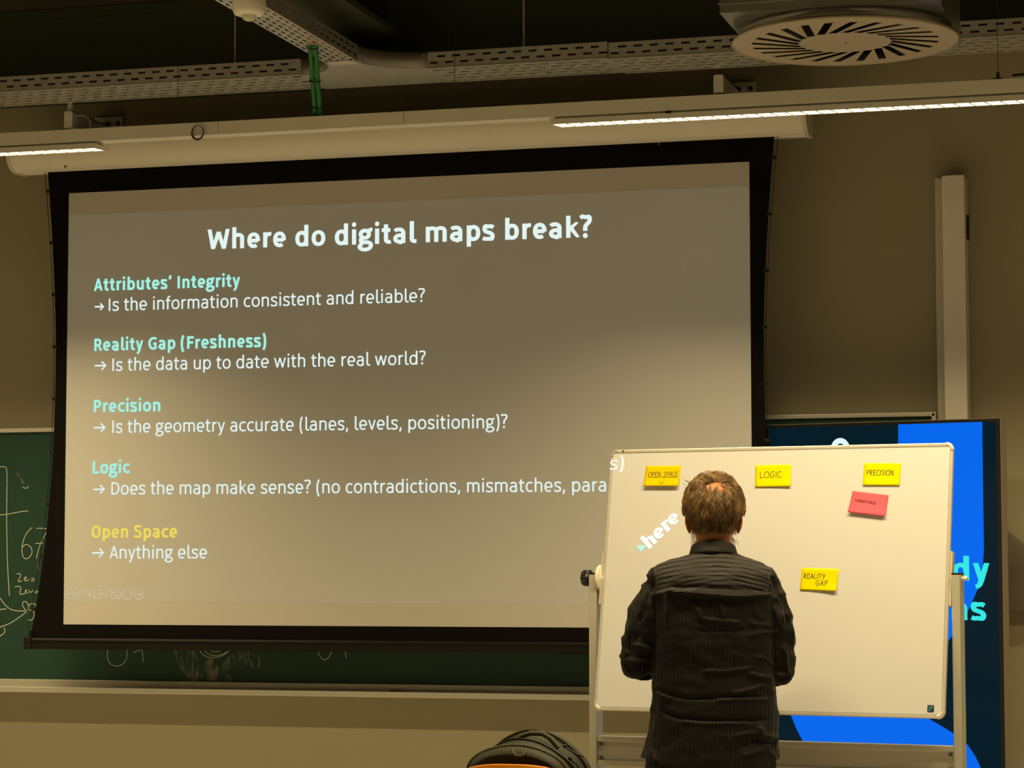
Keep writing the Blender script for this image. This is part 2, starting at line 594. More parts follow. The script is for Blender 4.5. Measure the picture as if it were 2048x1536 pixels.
        for a, b_ in ((22 + h, W * .27), (W * .5, W * .27), (W * .5, W * .73), (W - 22 - h, W * .73)):
            D([(a, (c + 20) if a != W * .5 else c * .86), (b_, -20)], 0, c)
    elif ch == '?':
        W = 438 + 26 * k
        Cv(flow([(36, 655), (110, c + 12), (215, c + 52 - g), (330, c - 5), (362, 600), (325, 500), (235, 410), (205, 330), (205, 215)])); dots.append((205, 55, 56 + 26 * k))
    elif ch == '(':
        W = 330 + 18 * k; Cv(arc(300, 290, 200, 510, 118, 242, 18, 2))
    elif ch == ')':
        W = 330 + 18 * k; Cv(arc(30, 290, 200, 510, 62, -62, 18, 2))
    elif ch == ',':
        W = 246 + 26 * k; D([(W / 2 + 12, 112), (W / 2, 10), (W / 2 - 40, -115)], -200, 200)
    elif ch == '\u2019':
        W = 236 + 26 * k; D([(W / 2 + 14, 745), (W / 2 + 8, 650), (W / 2 - 30, 520)], 0, 800)
    else:
        W = 300
    return W, st, dots


def pen_mesh(body, s, track=0.0):
    """flat mesh of a line of text: 2-D verts, faces"""
    V, F = [], []
    x0 = 0.0
    for ch in body:
        W, st, dots = glyph(ch, s)
        for pts, closed, clamp in st:
            P = [Vector(p) for p in pts]
            P = [p for i, p in enumerate(P) if i == 0 or (p - P[i - 1]).length > .5]
            n = len(P)
            b0 = len(V)
            for i in range(n):
                a = P[i - 1] if (i > 0 or closed) else None
                b_ = P[(i + 1) % n] if (i < n - 1 or closed) else None
                d1 = (P[i] - a).normalized() if a is not None else None
                d2 = (b_ - P[i]).normalized() if b_ is not None else None
                d1 = d1 or d2
                d2 = d2 or d1
                tn = (d1 + d2)
                tn = tn.normalized() if tn.length > 1e-4 else d1
                nr = Vector((-tn.y, tn.x))
                m_ = 1 / max(.62, nr.dot(Vector((-d1.y, d1.x))))
                # level strokes are drawn a little thinner than upright ones
                hw = s / 2 * (1 - (.14 + max(0, s - 150) / 200) * abs(tn.x) ** 1.5) * m_
                for sg in (1, -1):
                    q = P[i] + nr * hw * sg
                    if clamp:
                        q.y = min(max(q.y, clamp[0]), clamp[1])
                    V.append(Vector((q.x + x0, q.y)))
            for i in range(n if closed else n - 1):
                j = (i + 1) % n
                F.append([b0 + 2 * i, b0 + 2 * i + 1, b0 + 2 * j + 1, b0 + 2 * j])
        for cx, cy, r_ in dots:
            b0 = len(V)
            V += [Vector((cx + x0 + r_ * math.cos(2 * math.pi * k / 20), cy + r_ * math.sin(2 * math.pi * k / 20))) for k in range(20)]
            F.append([b0 + k for k in range(20)])
        x0 += W + track
    return V, F


def lettering(body, P0, P1, cap, up, n, stem=84, lift=.0015, track=0.0):
    """body set from P0 to P1 along its baseline; capitals are cap high"""
    V, F = pen_mesh(body, stem, track)
    x0, x1 = min(p.x for p in V), max(p.x for p in V)
    P0, P1, up, n = Vector(P0), Vector(P1), Vector(up).normalized(), Vector(n).normalized()
    dx = P1 - P0
    mb = MB()
    mb.add([P0 + dx * ((p.x - x0) / (x1 - x0)) + up * (p.y / CAPH * cap) + n * lift for p in V], F)
    return mb


# ------------------------------------------------------------------ the room
WALL_Y = 9.95
CEIL = 3.878
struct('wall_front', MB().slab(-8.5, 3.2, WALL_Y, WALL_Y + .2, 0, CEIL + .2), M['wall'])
struct('wall_left', MB().slab(-8.7, -8.5, -2.2, WALL_Y + .2, 0, CEIL + .2), M['wall_bounce'])
struct('wall_right', MB().slab(3.2, 3.4, -2.2, WALL_Y + .2, 0, CEIL + .2), M['wall_bounce'])
struct('wall_back', MB().slab(-8.7, 3.4, -2.4, -2.2, 0, CEIL + .2), M['wall_bounce'])
struct('floor', MB().slab(-8.7, 3.4, -2.4, WALL_Y + .2, -.2, 0), M['floor'])
struct('ceiling', MB().slab(-8.7, 3.4, -2.4, WALL_Y + .2, CEIL, CEIL + .2), M['ceiling'])
# dark green steel channel along the front wall, and the one that runs back into the room
b = MB()
b.slab(-8.4, 3.1, 9.55, 9.625, 3.465, 3.485)
b.slab(-8.4, 3.1, 9.55, 9.625, 3.835, 3.875)
b.slab(-8.4, 3.1, 9.595, 9.615, 3.485, 3.835)
struct('trim_1', b, M['beam'])
b = MB()
b.slab(-3.41, -3.11, -2, 9.54, 3.60, 3.625)
b.slab(-3.41, -3.11, -2, 9.54, 3.85, 3.875)
b.slab(-3.275, -3.245, -2, 9.54, 3.625, 3.85)
struct('trim_2', b, M['beam'])

# ------------------------------------------------------------------ chalkboard
CB = 9.885
t = thing('chalkboard', 'wide green chalkboard with aluminium frame, behind the projection screen', 'chalkboard', (-3.4, 9.93, .94))
build('board_surface', MB().slab(-6.6, -1.05, CB, 9.945, .955, 2.05), M['chalkboard'], t)
f = MB()
f.slab(-6.6, -1.035, CB - .012, 9.945, 2.05, 2.068, .003)
build('top_frame', f, M['alu'], t)
build('side_frame', MB().slab(-1.05, -1.03, CB - .012, 9.945, .94, 2.068, .004), M['alu'], t)
f = MB()
f.slab(-6.6, -1.03, CB - .014, 9.945, .928, .955, .003)
f.slab(-6.6, -1.03, CB - .085, CB, .902, .914, .003)
f.slab(-6.6, -1.03, CB - .09, CB - .078, .902, .926, .003)
f.slab(-6.6, -1.03, CB - .02, CB, .905, .945)
build('chalk_tray', f, M['tray'], t)
build('chalk_stub', MB().rod(at(780, 1382, CB - .05), at(792, 1382.2, CB - .05), .005, 10).rod(at(797, 1382.5, CB - .05), at(804, 1382.5, CB - .05), .005, 10), mat('red_chalk', (.5, .15, .1), .9), t)


def strokes(lists, w, Y, ox=0, oy=0, sc=1.0):
    mb = MB()
    for L in lists:
        P = [at(ox + x / sc, oy + y / sc, Y) for x, y in L]
        # round the corners a little
        for _ in range(2 if len(P) > 2 else 0):
            Q = [P[0]]
            for a, c in zip(P[:-1], P[1:]):
                Q += [a * .75 + c * .25, a * .25 + c * .75]
            P = Q + [P[-1]]
        mb.ribbon(P, w, (0, -1, 0))
    return mb


CL = [[(0, 300), (30, 297), (45, 310), (44, 450), (42, 600), (45, 850), (52, 1000), (60, 1125)],
      [(0, 607), (60, 602), (120, 588), (180, 582)], [(145, 430), (165, 438), (180, 432), (178, 422)],
      [(205, 688), (170, 720), (145, 780), (138, 840), (150, 885), (175, 890), (205, 860), (205, 825), (185, 800), (160, 795), (143, 815)],
      [(235, 693), (310, 693), (285, 740), (250, 810), (233, 885)], [(228, 790), (275, 790)],
      [(108, 985), (140, 983), (110, 1040), (140, 1028)], [(155, 1020), (172, 1012), (165, 1002), (152, 1015), (160, 1032), (185, 1022)],
      [(200, 1015), (215, 1012), (220, 1028), (200, 1030)],
      [(95, 1067), (140, 1063), (120, 1120), (160, 1110)], [(160, 1100), (175, 1092), (165, 1085), (158, 1105), (180, 1108)],
      [(185, 1090), (195, 1108), (210, 1090)], [(235, 1092), (218, 1100), (228, 1110), (262, 1085)],
      [(170, 1225), (140, 1185), (150, 1158), (175, 1165), (185, 1200), (178, 1225), (185, 1180), (215, 1172), (235, 1190), (225, 1215), (180, 1220), (205, 1212), (222, 1235), (215, 1270), (195, 1285), (180, 1275)],
      [(0, 1140), (40, 1195), (90, 1222), (170, 1222)], [(0, 1325), (60, 1305), (120, 1265), (170, 1228)], [(0, 1213), (40, 1208)], [(25, 1330), (35, 1358), (0, 1383)]]
CL2 = [[(555, 1205), (547, 1260), (560, 1300), (600, 1315), (640, 1295), (653, 1255), (645, 1205)], [(685, 1240), (755, 1218)], [(728, 1225), (733, 1290)],
       [(1020, 1215), (1030, 1250), (1075, 1270), (1140, 1262), (1190, 1215)], [(1035, 1210), (1060, 1250), (1110, 1262), (1160, 1240)], [(1060, 1215), (1100, 1245), (1150, 1222)],
       [(1625, 1215), (1635, 1265), (1670, 1285), (1700, 1240), (1702, 1210)], [(1765, 1210), (1772, 1270)]]
for nm, L in (('chalk_drawing', CL[0:2]), ('chalk_mark', CL[2:3]), ('chalk_numeral', CL[3:4]), ('chalk_numeral', CL[4:6]), ('chalk_word', CL[6:9]), ('chalk_word', CL[9:13]),
              ('chalk_drawing', CL[13:16]), ('chalk_mark', CL[16:17]), ('chalk_mark', CL[17:18])):
    build(nm, strokes(L, .0032, CB - .0008, 0, 840, 3.2), M['chalk'], t)
for nm, L in (('chalk_letter', CL2[0:1]), ('chalk_letter', CL2[1:3]), ('chalk_drawing', CL2[3:6]), ('chalk_letter', CL2[6:7]), ('chalk_letter', CL2[7:8])):
    build(nm, strokes(L, .0028, CB - .0008, 0, 820, 2.56), M['chalk'], t)
# rubbed chalk smears: patchy, so the board shows through
sm = bpy.data.materials.new('chalk_smear')
sm.use_nodes = True
nt = sm.node_tree
bs = nt.nodes['Principled BSDF']
bs.inputs['Base Color'].default_value = (.42, .40, .32, 1)
bs.inputs['Roughness'].default_value = .95
tc = nt.nodes.new('ShaderNodeTexCoord')
mp = nt.nodes.new('ShaderNodeMapping')
mp.inputs['Scale'].default_value = (60, 60, 16)
mp.inputs['Rotation'].default_value = (0, .5, 0)
nz = nt.nodes.new('ShaderNodeTexNoise')
nz.inputs['Detail'].default_value = 6
nz.inputs['Scale'].default_value = 1
mr = nt.nodes.new('ShaderNodeMapRange')
mr.inputs[1].default_value, mr.inputs[2].default_value = .42, .8
mr.inputs[3].default_value, mr.inputs[4].default_value = .0, .62
nt.links.new(tc.outputs['Object'], mp.inputs[0])
nt.links.new(mp.outputs[0], nz.inputs['Vector'])
nt.links.new(nz.outputs['Fac'], mr.inputs[0])
nt.links.new(mr.outputs[0], bs.inputs['Alpha'])
for L, w in (([(915, 1205), (920, 1265), (960, 1330), (1005, 1365)], .05), ([(960, 1205), (985, 1290), (1040, 1350), (1090, 1365)], .055),
             ([(1070, 1300), (1110, 1350), (1160, 1385)], .05), ([(1050, 1370), (1120, 1340), (1170, 1300), (1240, 1240)], .045),
             ([(1250, 1205), (1260, 1250), (1270, 1300)], .03), ([(1300, 1205), (1298, 1260), (1290, 1310)], .02), ([(1335, 1205), (1330, 1270), (1315, 1315)], .02)):
    sm_n = globals().get('sm_n', 0) + 1
    build('chalk_smear', strokes([L], w, CB - .0003 - .00006 * sm_n, 0, 820, 2.56), sm, t)
for L, w in (([(110, 345), (130, 370), (150, 405)], .010), ([(232, 900), (240, 940), (255, 965)], .012)):
    build('chalk_smear', strokes([L], w, CB - .0006, 0, 840, 3.2), sm, t)

# ------------------------------------------------------------------ projection screen
SY = 9.63
SX0, SX1, SZ0, SZ1 = -4.738, -1.736, 1.204, 3.0755
scr = thing('projection_screen', 'pulled-down projection screen with black border showing a slide of questions', 'screen', (-3.24, SY, 1.10))
build('viewing_surface', MB().slab(SX0, SX1, SY, SY + .002, SZ0, SZ1), M['screen'], scr)
surf = scr.children[0]
# black masking with its hollow-curved sides
zs = [SZ0 - .075 + (3.19 - SZ0 + .075) * i / 40 for i in range(41)]


def side_in(z):          # how far the cloth edge stands off the picture, by height
    if z > 2.35:
        q = (z - 2.35) / (3.17 - 2.35)
        return .052 + .05 * q ** 1.6
    q = (2.35 - z) / (2.35 - 1.147)
    return .052 + .103 * q ** 2.3


bl = MB()
for sgn, xe in ((-1, SX0), (1, SX1)):
    vs_ = []
    for z in zs:
        vs_ += [(xe, SY - .001, z), (xe + sgn * side_in(z), SY - .001, z)]
    n0 = len(vs_)
    vs_ += [(x, y + .003, z) for x, y, z in vs_]
    fs_ = []
    for i in range(40):
        a, b_, c_, d_ = 2 * i, 2 * i + 1, 2 * i + 3, 2 * i + 2
        fs_ += [[a, b_, c_, d_], [n0 + a, n0 + d_, n0 + c_, n0 + b_], [b_, n0 + b_, n0 + c_, c_], [a, d_, n0 + d_, n0 + a]]
    bl.add(vs_, fs_)
bl.slab(SX0, SX1, SY - .001, SY + .003, SZ1, 3.19)
bl.slab(SX0, SX1, SY - .001, SY + .003, SZ0 - .075, SZ0)
build('black_border', bl, M['black_cloth'], scr)
bb = MB()
bb.prism([(-4.88, SY - .016, 1.145), (-4.88, SY - .022, 1.137), (-4.88, SY - .022, 1.108), (-4.88, SY - .012, 1.098), (-4.88, SY + .014, 1.098), (-4.88, SY + .02, 1.11), (-4.88, SY + .02, 1.145)], (3.284, 0, 0))
bb.slab(-4.88, -1.596, SY - .0245, SY - .02, 1.131, 1.135)
bar = build('bottom_bar', bb, M['black_metal'], scr)
for x in (-4.896, -1.58):
    build('end_cap', MB().box((x, SY - .002, 1.123), (.034, .05, .056), None, .004).box((x + (.004 if x < -3 else -.004), SY - .002, 1.163), (.014, .014, .03), None, .002), M['black'], bar)
# tensioning cords with their tabs
for sgn, xe in ((-1, SX0), (1, SX1)):
    pts = [(xe + sgn * (side_in(z) + .0085 + .006 * ((z - 2.35) / .8) ** 2), SY, z) for z in zs if 1.17 < z]
    build('tension_cord', MB().tube(pts, .0014, 6), M['black'], scr)
    for k in range(9):
        z = 3.088 - .2275 * k
        if z < 1.2:
            continue
        e = side_in(z)
        build('cord_tab', MB().box((xe + sgn * (e + .004), SY, z), (.022, .006, .014), None, .0015), M['black'], scr)
# the white case of the roller
cs = MB()
pr = [(9.70, 3.33), (9.54, 3.33), (9.525, 3.318)]
for k in range(17):
    a = math.pi / 2 * k / 16
    pr.append((9.616 - .10 * math.cos(a), 3.285 - .115 * math.sin(a)))
pr += [(9.615, 3.170), (9.615, 3.19), (9.645, 3.19), (9.645, 3.172), (9.70, 3.172)]
cs.prism([(-4.975, y, z) for y, z in pr], (3.468, 0, 0), True)
case = build('roller_case', cs, M['white'], scr)
for x, w in ((-4.992, .017), (-1.507, .017)):
    build('case_end_cap', MB().prism([(x, 9.608 + (y - 9.608) * 1.03, 3.25 + (z - 3.25) * 1.03) for y, z in pr[:20] + [pr[-1]]], (w, 0, 0)), M['cream'], scr)
for p, r_ in ((at(131, 333, 9.53), .006), (at(1318, 288, 9.56), .004)):
    build('case_screw', MB().rod(p, p + Vector((0, -.004, 0)), r_, 12), M['steel'], case)

# slide on the cloth: glowing flat shapes stand in for the projector's light
sl = MB().slab(SX0 + .003, SX1 - .003, SY - .0002, SY + .001, SZ0 + .096, SZ1 - .098)
M['slide'] = lit('projected_slide_light', (.66, .89, .93), (.60, .588, .562), .95, .022)
slide = build('projected_slide', sl, M['slide'], surf)
T_white = emit('projected_white_light', srgb(226, 244, 240), 1.0)
T_cyan = emit('projected_cyan_light', srgb(163, 240, 226), 1.0)
T_yel = emit('projected_yellow_light', srgb(238, 216, 92), 1.0)
T_faint = emit('projected_faint_light', srgb(214, 204, 172), 1.0)
UPZ, NY = Vector((0, 0, 1)), Vector((0, -1, 0))
LY = SY - .0004


def line(name, body, a, b_, cap, m, stem):
    """one line of the slide, every word a mesh of its own"""
    P0, P1 = at(*a, LY), at(*b_, LY)
    V, _f = pen_mesh(body, stem)
    x0, x1 = min(p.x for p in V), max(p.x for p in V)
    pos = 0.0
    for w in body.split(' '):
        V, F = pen_mesh(w, stem)
        mb = MB().add([P0 + (P1 - P0) * ((p.x + pos - x0) / (x1 - x0)) + UPZ * (p.y / CAPH * cap) + NY * .0004 for p in V], F)
        build(name, mb, m, surf, mods='open')
        pos += sum(glyph(c, stem)[0] for c in w + ' ')


def arrow(px0, px1, py, h):
    mb = MB()
    A, B = at(px0, py, LY), at(px1, py - (px1 - px0) * .02, LY)
    w = .0068
    mb.ribbon([A, B], w, NY, .0004)
    mb.ribbon([B + Vector((-h, 0, h)), B + Vector((.001, 0, 0)), B + Vector((-h, 0, -h))], w, NY, .0005)
    build('slide_arrow', mb, T_white, surf)


line('heading_word', 'Where do digital maps break?', (415, 498.5), (1184, 474), .0845, T_white, 152)
line('subheading_word', 'Attributes\u2019 Integrity', (187.8, 582), (480, 573), .0535, T_cyan, 150)
line('slide_word', 'Is the information consistent and reliable?', (217.5, 622), (849.7, 603.5), .0535, T_white, 92)
line('subheading_word', 'Reality Gap (Freshness)', (188.5, 702), (532.5, 693.5), .0535, T_cyan, 150)
line('slide_word', 'Is the data up to date with the real world?', (224.7, 742), (851.3, 728.7), .0535, T_white, 92)
line('subheading_word', 'Precision', (187.5, 824.5), (320.6, 822.5), .0535, T_cyan, 150)
line('slide_word', 'Is the geometry accurate (lanes, levels, positioning)?', (224.6, 865.8), (1015, 856), .0535, T_white, 92)
line('subheading_word', 'Logic', (185.2, 947.5), (260, 946), .0535, T_cyan, 150)
line('slide_word', 'Does the map make sense? (no contradictions, mismatches, para', (222.8, 989.3), (1212.2, 982.8), .0535, T_white, 92)
line('subheading_word', 'Open Space', (183, 1076), (354.3, 1075.2), .0535, T_yel, 150)
line('slide_word', 'Anything else', (219.2, 1117.3), (413.9, 1116.8), .0535, T_white, 92)
arrow(190.5, 206.5, 613.5, .0125)
arrow(190.5, 211, 731.5, .0165)
arrow(188.8, 209.5, 855.5, .0165)
arrow(187.5, 208, 979, .0165)
arrow(185.4, 206.5, 1106, .0165)


def ring_px(cx, cy, r, n=28, a0=0, a1=360):
    return [(cx + r * math.cos(R(a0 + (a1 - a0) * k / n)), cy + r * math.sin(R(a0 + (a1 - a0) * k / n))) for k in range(n + 1)]


def icon(*ls):
    mb = MB()
    for L in ls:
        mb.ribbon([at(x, y, LY) for x, y in L], .0024, NY, .0008)
    build('slide_icon', mb, T_faint, surf)


icon(ring_px(139, 1189, 9.3), [(144, 1189), (134.5, 1189)], [(138, 1185.5), (134.5, 1189), (138, 1192.5)])
icon([(153, 1198), (154.5, 1192), (168, 1180), (171, 1183), (158, 1196), (153, 1198)], [(165, 1182.5), (168.5, 1186)])
icon(ring_px(183.5, 1187, 6.5), ring_px(183.5, 1187, 3.2, 12, 60, 330), [(188, 1192), (193, 1197.5)], [(186.5, 1193), (191.5, 1198.5), (193.5, 1197)])
icon([(199.5, 1181), (217, 1181), (217.5, 1197), (199, 1197), (199.5, 1181)], ring_px(205, 1189.5, 2.6, 10, 50, 310), ring_px(212, 1189.5, 2.6, 10, 50, 310))
icon([(223, 1181.5), (237, 1181.5), (237, 1197), (223, 1197), (223, 1181.5)], [(223, 1181), (239, 1198)], [(237, 1187), (241.5, 1183), (241.5, 1195), (237, 1192)])
icon(ring_px(255, 1189.5, 9.3), [(250, 1189.5), (251, 1189.5)], [(254.6, 1189.5), (255.6, 1189.5)], [(259, 1189.5), (260, 1189.5)])
icon(ring_px(278.5, 1189.7, 9.3), [(274, 1189.7), (283, 1189.7)], [(279.5, 1186.2), (283, 1189.7), (279.5, 1193.2)])

# ------------------------------------------------------------------ wall brackets that carry the screen case


def wall_bracket(px, label, left):
    x = at(px, 200, 9.57).x
    z0, z1 = 3.352, 3.425
    t = thing('wall_bracket', label, 'bracket', (x, 9.95, 3.39), 0, 'brackets above the projection screen')
    a = MB()
    a.slab(x - .02, x + .02, 9.57, 9.575, z0, z1)
    a.slab(x - .02, x - .016, 9.57, 9.945, z0, z1)
    a.slab(x + .016, x + .02, 9.57, 9.945, z0, z1)
    a.slab(x - .02, x + .02, 9.57, 9.945, z1 - .004, z1)
    build('arm', a, M['white'], t)
    build('wall_plate', MB().slab(x - .05, x + .085, 9.938, 9.949, 3.40, 3.465, .002), M['white'], t)
    for dx in (.0, .05):
        build('bolt', MB().rod((x + .015 + dx, 9.94, 3.433), (x + .015 + dx, 9.928, 3.433), .011, 6), M['wire'], t)
    return t, x


brL, bx = wall_bracket(137, 'white wall bracket with conduit above the left end of the screen case', True)
# the left one also takes a conduit and a loop of flex
build('conduit', MB().rod((bx - .005, 9.60, 3.425), (bx - .005, 9.60, 3.49), .013), M['white'], brL)
build('flex_loop', MB().tube([(bx + .02, 9.60, 3.41), (bx + .06, 9.60, 3.41), (bx + .09, 9.60, 3.385), (bx + .09, 9.60, 3.345), (bx + .06, 9.60, 3.325), (bx + .02, 9.6, 3.335)], .003, 8), M['cream'], brL)
build('foot_clip', MB().box((bx + .02, 9.58, 3.338), (.055, .03, .022), None, .002), M['cream'], brL)
wall_bracket(1437, 'plain white wall bracket above the right end of the screen case', False)

# ------------------------------------------------------------------ light rail
RZ0, RZ1 = 3.153, 3.205
rail = thing('light_rail', 'long white light rail hung on thin wires across the room', 'light rail', (-2.5, LAMP_Y, RZ1))
seams = [-6.4, at(444, 255, 8.9).x, at(813, 240, 8.9).x, .6]
for a, c_ in zip(seams[:-1], seams[1:]):
    g = MB()
    x0, x1 = a + .0012, c_ - .0012
    g.slab(x0, x1, 8.863, 8.868, RZ0, RZ1)
    g.slab(x0, x1, 8.932, 8.937, RZ0, RZ1)
    g.slab(x0, x1, 8.868, 8.932, RZ1 - .005, RZ1)
    g.slab(x0, x1, 8.868, 8.932, RZ0 + .002, RZ0 + .008)
    build('rail_segment', g, M['white'], rail)
for px, py in ((355, 240), (909, 215), (1996, 150)):
    x = at(px, py, 8.9).x
    w = build('suspension_wire', MB().rod((x, 8.9, RZ1 + .02), (x, 8.9, CEIL + .002), .0013, 6), M['wire'], rail)
    build('wire_grip', MB().rod((x, 8.9, RZ1 + .004), (x, 8.9, RZ1 + .032), .0065, 10).slab(x - .017, x + .017, 8.88, 8.92, RZ1 - .002, RZ1 + .008), M['wire'], w)
build('wire_end', MB().tube([(at(2025, 148, 8.9).x, 8.9, RZ1 + .018), (at(2040, 148, 8.9).x, 8.9, RZ1 + .02), (at(2060, 148, 8.9).x, 8.9, RZ1 + .019), (at(2085, 148, 8.9).x, 8.9, RZ1 + .003)], .004, 8), M['black'], rail)
build('loose_wire', MB().tube([(at(905, 214, 8.9).x, 8.9, RZ1 + .004), (at(950, 214, 8.9).x, 8.91, RZ1 + .014), (at(1000, 212, 8.9).x, 8.9, RZ1 + .012), (at(1040, 208, 8.9).x, 8.9, RZ1 + .003)], .0012, 6), M['wire'], rail)

# coil of spare wire hung on the front of the rail
cc = at(395, 266, 8.855)
cm = MB()
for k in range(4):
    r0 = .0265 - .0012 * k
    cm.tube([(cc.x + (r0 * math.cos(q)) + .0012 * k, 8.856 - .0022 * k, cc.z + r0 * 1.1 * math.sin(q) + .0008 * k) for q in [2 * math.pi * i / 28 for i in range(28)]], .0013, 6, closed=True)
tag(build('wire_coil', cm, M['wire']), 'small dark coil of spare wire hanging on the front of the light rail', 'wire')

# LED modules clipped under the rail
PITCH_L = .0558


def led_module(x0, x1, label):
    t = thing('led_lamp', label, 'lamp', ((x0 + x1) / 2, LAMP_Y, 3.147), 0, 'lit lamp modules under the light rail')
    g = MB()
    zt, zb = 3.145, 3.1245
    g.slab(x0, x1, 8.863, 8.866, zb, zt)
    g.slab(x0, x1, 8.934, 8.937, zb, zt)
    g.slab(x0, x1, 8.866, 8.934, zt - .003, zt)
    g.slab(x0, x0 + .003, 8.866, 8.934, zb, zt)
    g.slab(x1 - .003, x1, 8.866, 8.934, zb, zt)
    g.slab(x0 + .01, x1 - .01, 8.88, 8.92, zt, zt + .008)
    n = int((x1 - x0 - .01) / PITCH_L)
    for k in range(n + 1):
        xx = x0 + .006 + k * PITCH_L
        if xx < x1 - .002:
            g.prism([(xx - .0025, 8.866, zb - .002), (xx + .0025, 8.866, zb - .002), (xx + .0225, 8.934, zb - .002), (xx + .0175, 8.934, zb - .002)], (0, 0, .014))
    build('lamp_housing', g, M['white'], t)
    build('clip', MB().box((x0 + .455, 8.861, 3.147), (.022, .01, .009), None, .002), M['black'], t)
    proto = None
    for k in range(n):
        xx = x0 + .006 + k * PITCH_L
        if proto is None:
            c_ = MB()
            c_.prism([(xx + .0045, 8.868, zb + .001), (xx + PITCH_L - .0045, 8.868, zb + .001), (xx + PITCH_L + .0145, 8.933, zb + .001), (xx + .0235, 8.933, zb + .001)], (0, 0, .004))
            proto = build('led_lens', c_, M['lens'], t)
        else:
            q = proto.copy()
            C.objects.link(q)
            q.parent = t
            q.location = (k * PITCH_L, 0, 0)
    return t


led_module(at(1102, 246, 8.863).x, .2, 'long lit lamp module under the rail, above the right end of the screen')
led_module(-6.15, at(193, 300, 8.863).x, 'lit lamp module under the rail, above the chalkboard with the chalk numerals')


# ------------------------------------------------------------------ cable trays
def slotted(mb, O, du, dv, L, H, rows, pitch, slot, sh, phase):
    """a perforated strip: rows of slots (heights in rows) punched through a face O + u*du + v*dv"""
    O, du, dv = Vector(O), Vector(du), Vector(dv)

    def quad(u0, u1, v0, v1):
        if u1 - u0 > 1e-5 and v1 - v0 > 1e-5:
            mb.add([O + du * u0 + dv * v0, O + du * u1 + dv * v0, O + du * u1 + dv * v1, O + du * u0 + dv * v1], [(0, 1, 2, 3)])
    v = 0
    for r_, row in enumerate(rows):
        quad(0, L, v, row - sh / 2)
        u = 0
        k = 0
        st = phase[r_ % len(phase)]
        while True:
            a = st + k * pitch
            if a + slot > L:
                break
            quad(u, max(a, u), row - sh / 2, row + sh / 2)
            u = max(u, a + slot)
            k += 1
        quad(u, L, row - sh / 2, row + sh / 2)
        v = row + sh / 2
    quad(0, L, v, H)


def thicken(o, th=.0012):
    s = o.modifiers.new('sheet', 'SOLIDIFY')
    s.thickness = th
    s.offset = 0


def main_tray(x0, x1, z0, label):
    t = thing('cable_tray', label, 'cable tray', ((x0 + x1) / 2, 9.35, z0), 0, 'perforated steel cable trays')
    L = x1 - x0
    for y, nm in ((9.2, 'side_wall'), (9.5, 'side_wall')):
        s = MB()
        slotted(s, (x0, y, z0), (1, 0, 0), (0, 0, 1), L, .064, (.021, .046), .0633, .034, .0085, (.008, .038))
        thicken(build(nm, s, M['galv'], t, mods='open'))
    s = MB()
    slotted(s, (x0, 9.2, z0), (1, 0, 0), (0, 1, 0), L, .30, [.040, .095, .150, .205, .260], .0633, .037, .028, (.01, .042))
    thicken(build('perforated_base', s, M['galv'], t, mods='open'))
    rb = MB()
    k = 0
    while .08 + k * .1266 < L:                           # pressed ribs across the base
        rb.slab(x0 + .05 + k * .1266, x0 + .056 + k * .1266, 9.21, 9.49, z0 - .003, z0)
        k += 1
    rb.slab(x0, x1, 9.197, 9.203, z0 - .002, z0 + .001)
    for j, yy in enumerate((.040, .095, .150, .205, .260)):                # raised lips along the punched slots
        k = 0
        while x0 + .085 + k * .0633 < x1:
            xx = x0 + (.01, .042)[j % 2] + k * .0633
            rb.slab(xx - .002, xx + .039, 9.2 + yy - .017, 9.2 + yy - .0135, z0 - .0035, z0)
            k += 1
    build('base_ribs', rb, M['galv'], t)
    return t


JX0, JX1 = at(601, 134, 9.2).x, at(856, 120, 9.2).x
JY = at(1216, 110, 9.2).x
main_tray(-6.6, JX0, 3.447, 'perforated steel cable tray along the front wall, left of the tee piece')
main_tray(JX1, JY - .002, 3.441, 'perforated steel cable tray along the front wall, just right of the tee piece')
main_tray(JY + .002, 1.2, 3.436, 'perforated steel cable tray along the front wall, running behind the round air vent')
# tee piece with its rounded shoulders
tj = thing('tray_junction', 'galvanised tee piece where the two cable trays meet', 'cable tray', ((JX0 + JX1) / 2, 9.3, 3.444))
BX0, BX1 = -3.322, -3.186
base = []
Yb = 9.0
pts = [(JX0, 9.2)]
ra = BX0 - JX0
for k in range(9):
    q = math.pi / 2 * k / 8
    pts.append((JX0 + ra * math.sin(q), 9.2 - .2 * (1 - math.cos(q))))
rb_ = JX1 - BX1
pr_ = []
for k in range(9):
    q = math.pi / 2 * k / 8
    pr_.append((BX1 + rb_ * (1 - math.cos(q)), 9.0 + .2 * math.sin(q)))
poly = pts + pr_ + [(JX1, 9.5), (JX0, 9.5)]
build('tee_base', MB().prism([(x, y, 3.442) for x, y in poly], (0, 0, .0015)), M['galv'], tj)
for L in (pts, pr_):
    s = MB()
    vs_ = [(x, y, 3.4435) for x, y in L] + [(x, y, 3.507) for x, y in L]
    n = len(L)
    s.add(vs_, [[i, i + 1, n + i + 1, n + i] for i in range(n - 1)], True)
    thicken(build('curved_side', s, M['galv_shaded'], tj, mods='open'))
build('back_side', MB().slab(JX0, JX1, 9.499, 9.501, 3.4435, 3.507), M['galv_shaded'], tj)
for p in (at(849, 112, 9.195), at(720, 99, 9.1)):
    build('joint_bolt', MB().rod(p, p + Vector((0, -.012, 0)), .0075, 12), M['steel'], tj)
build('joint_plate', MB().slab(BX0 + .02, BX1 - .005, 8.97, 9.03, 3.438, 3.4415), M['white'], tj)
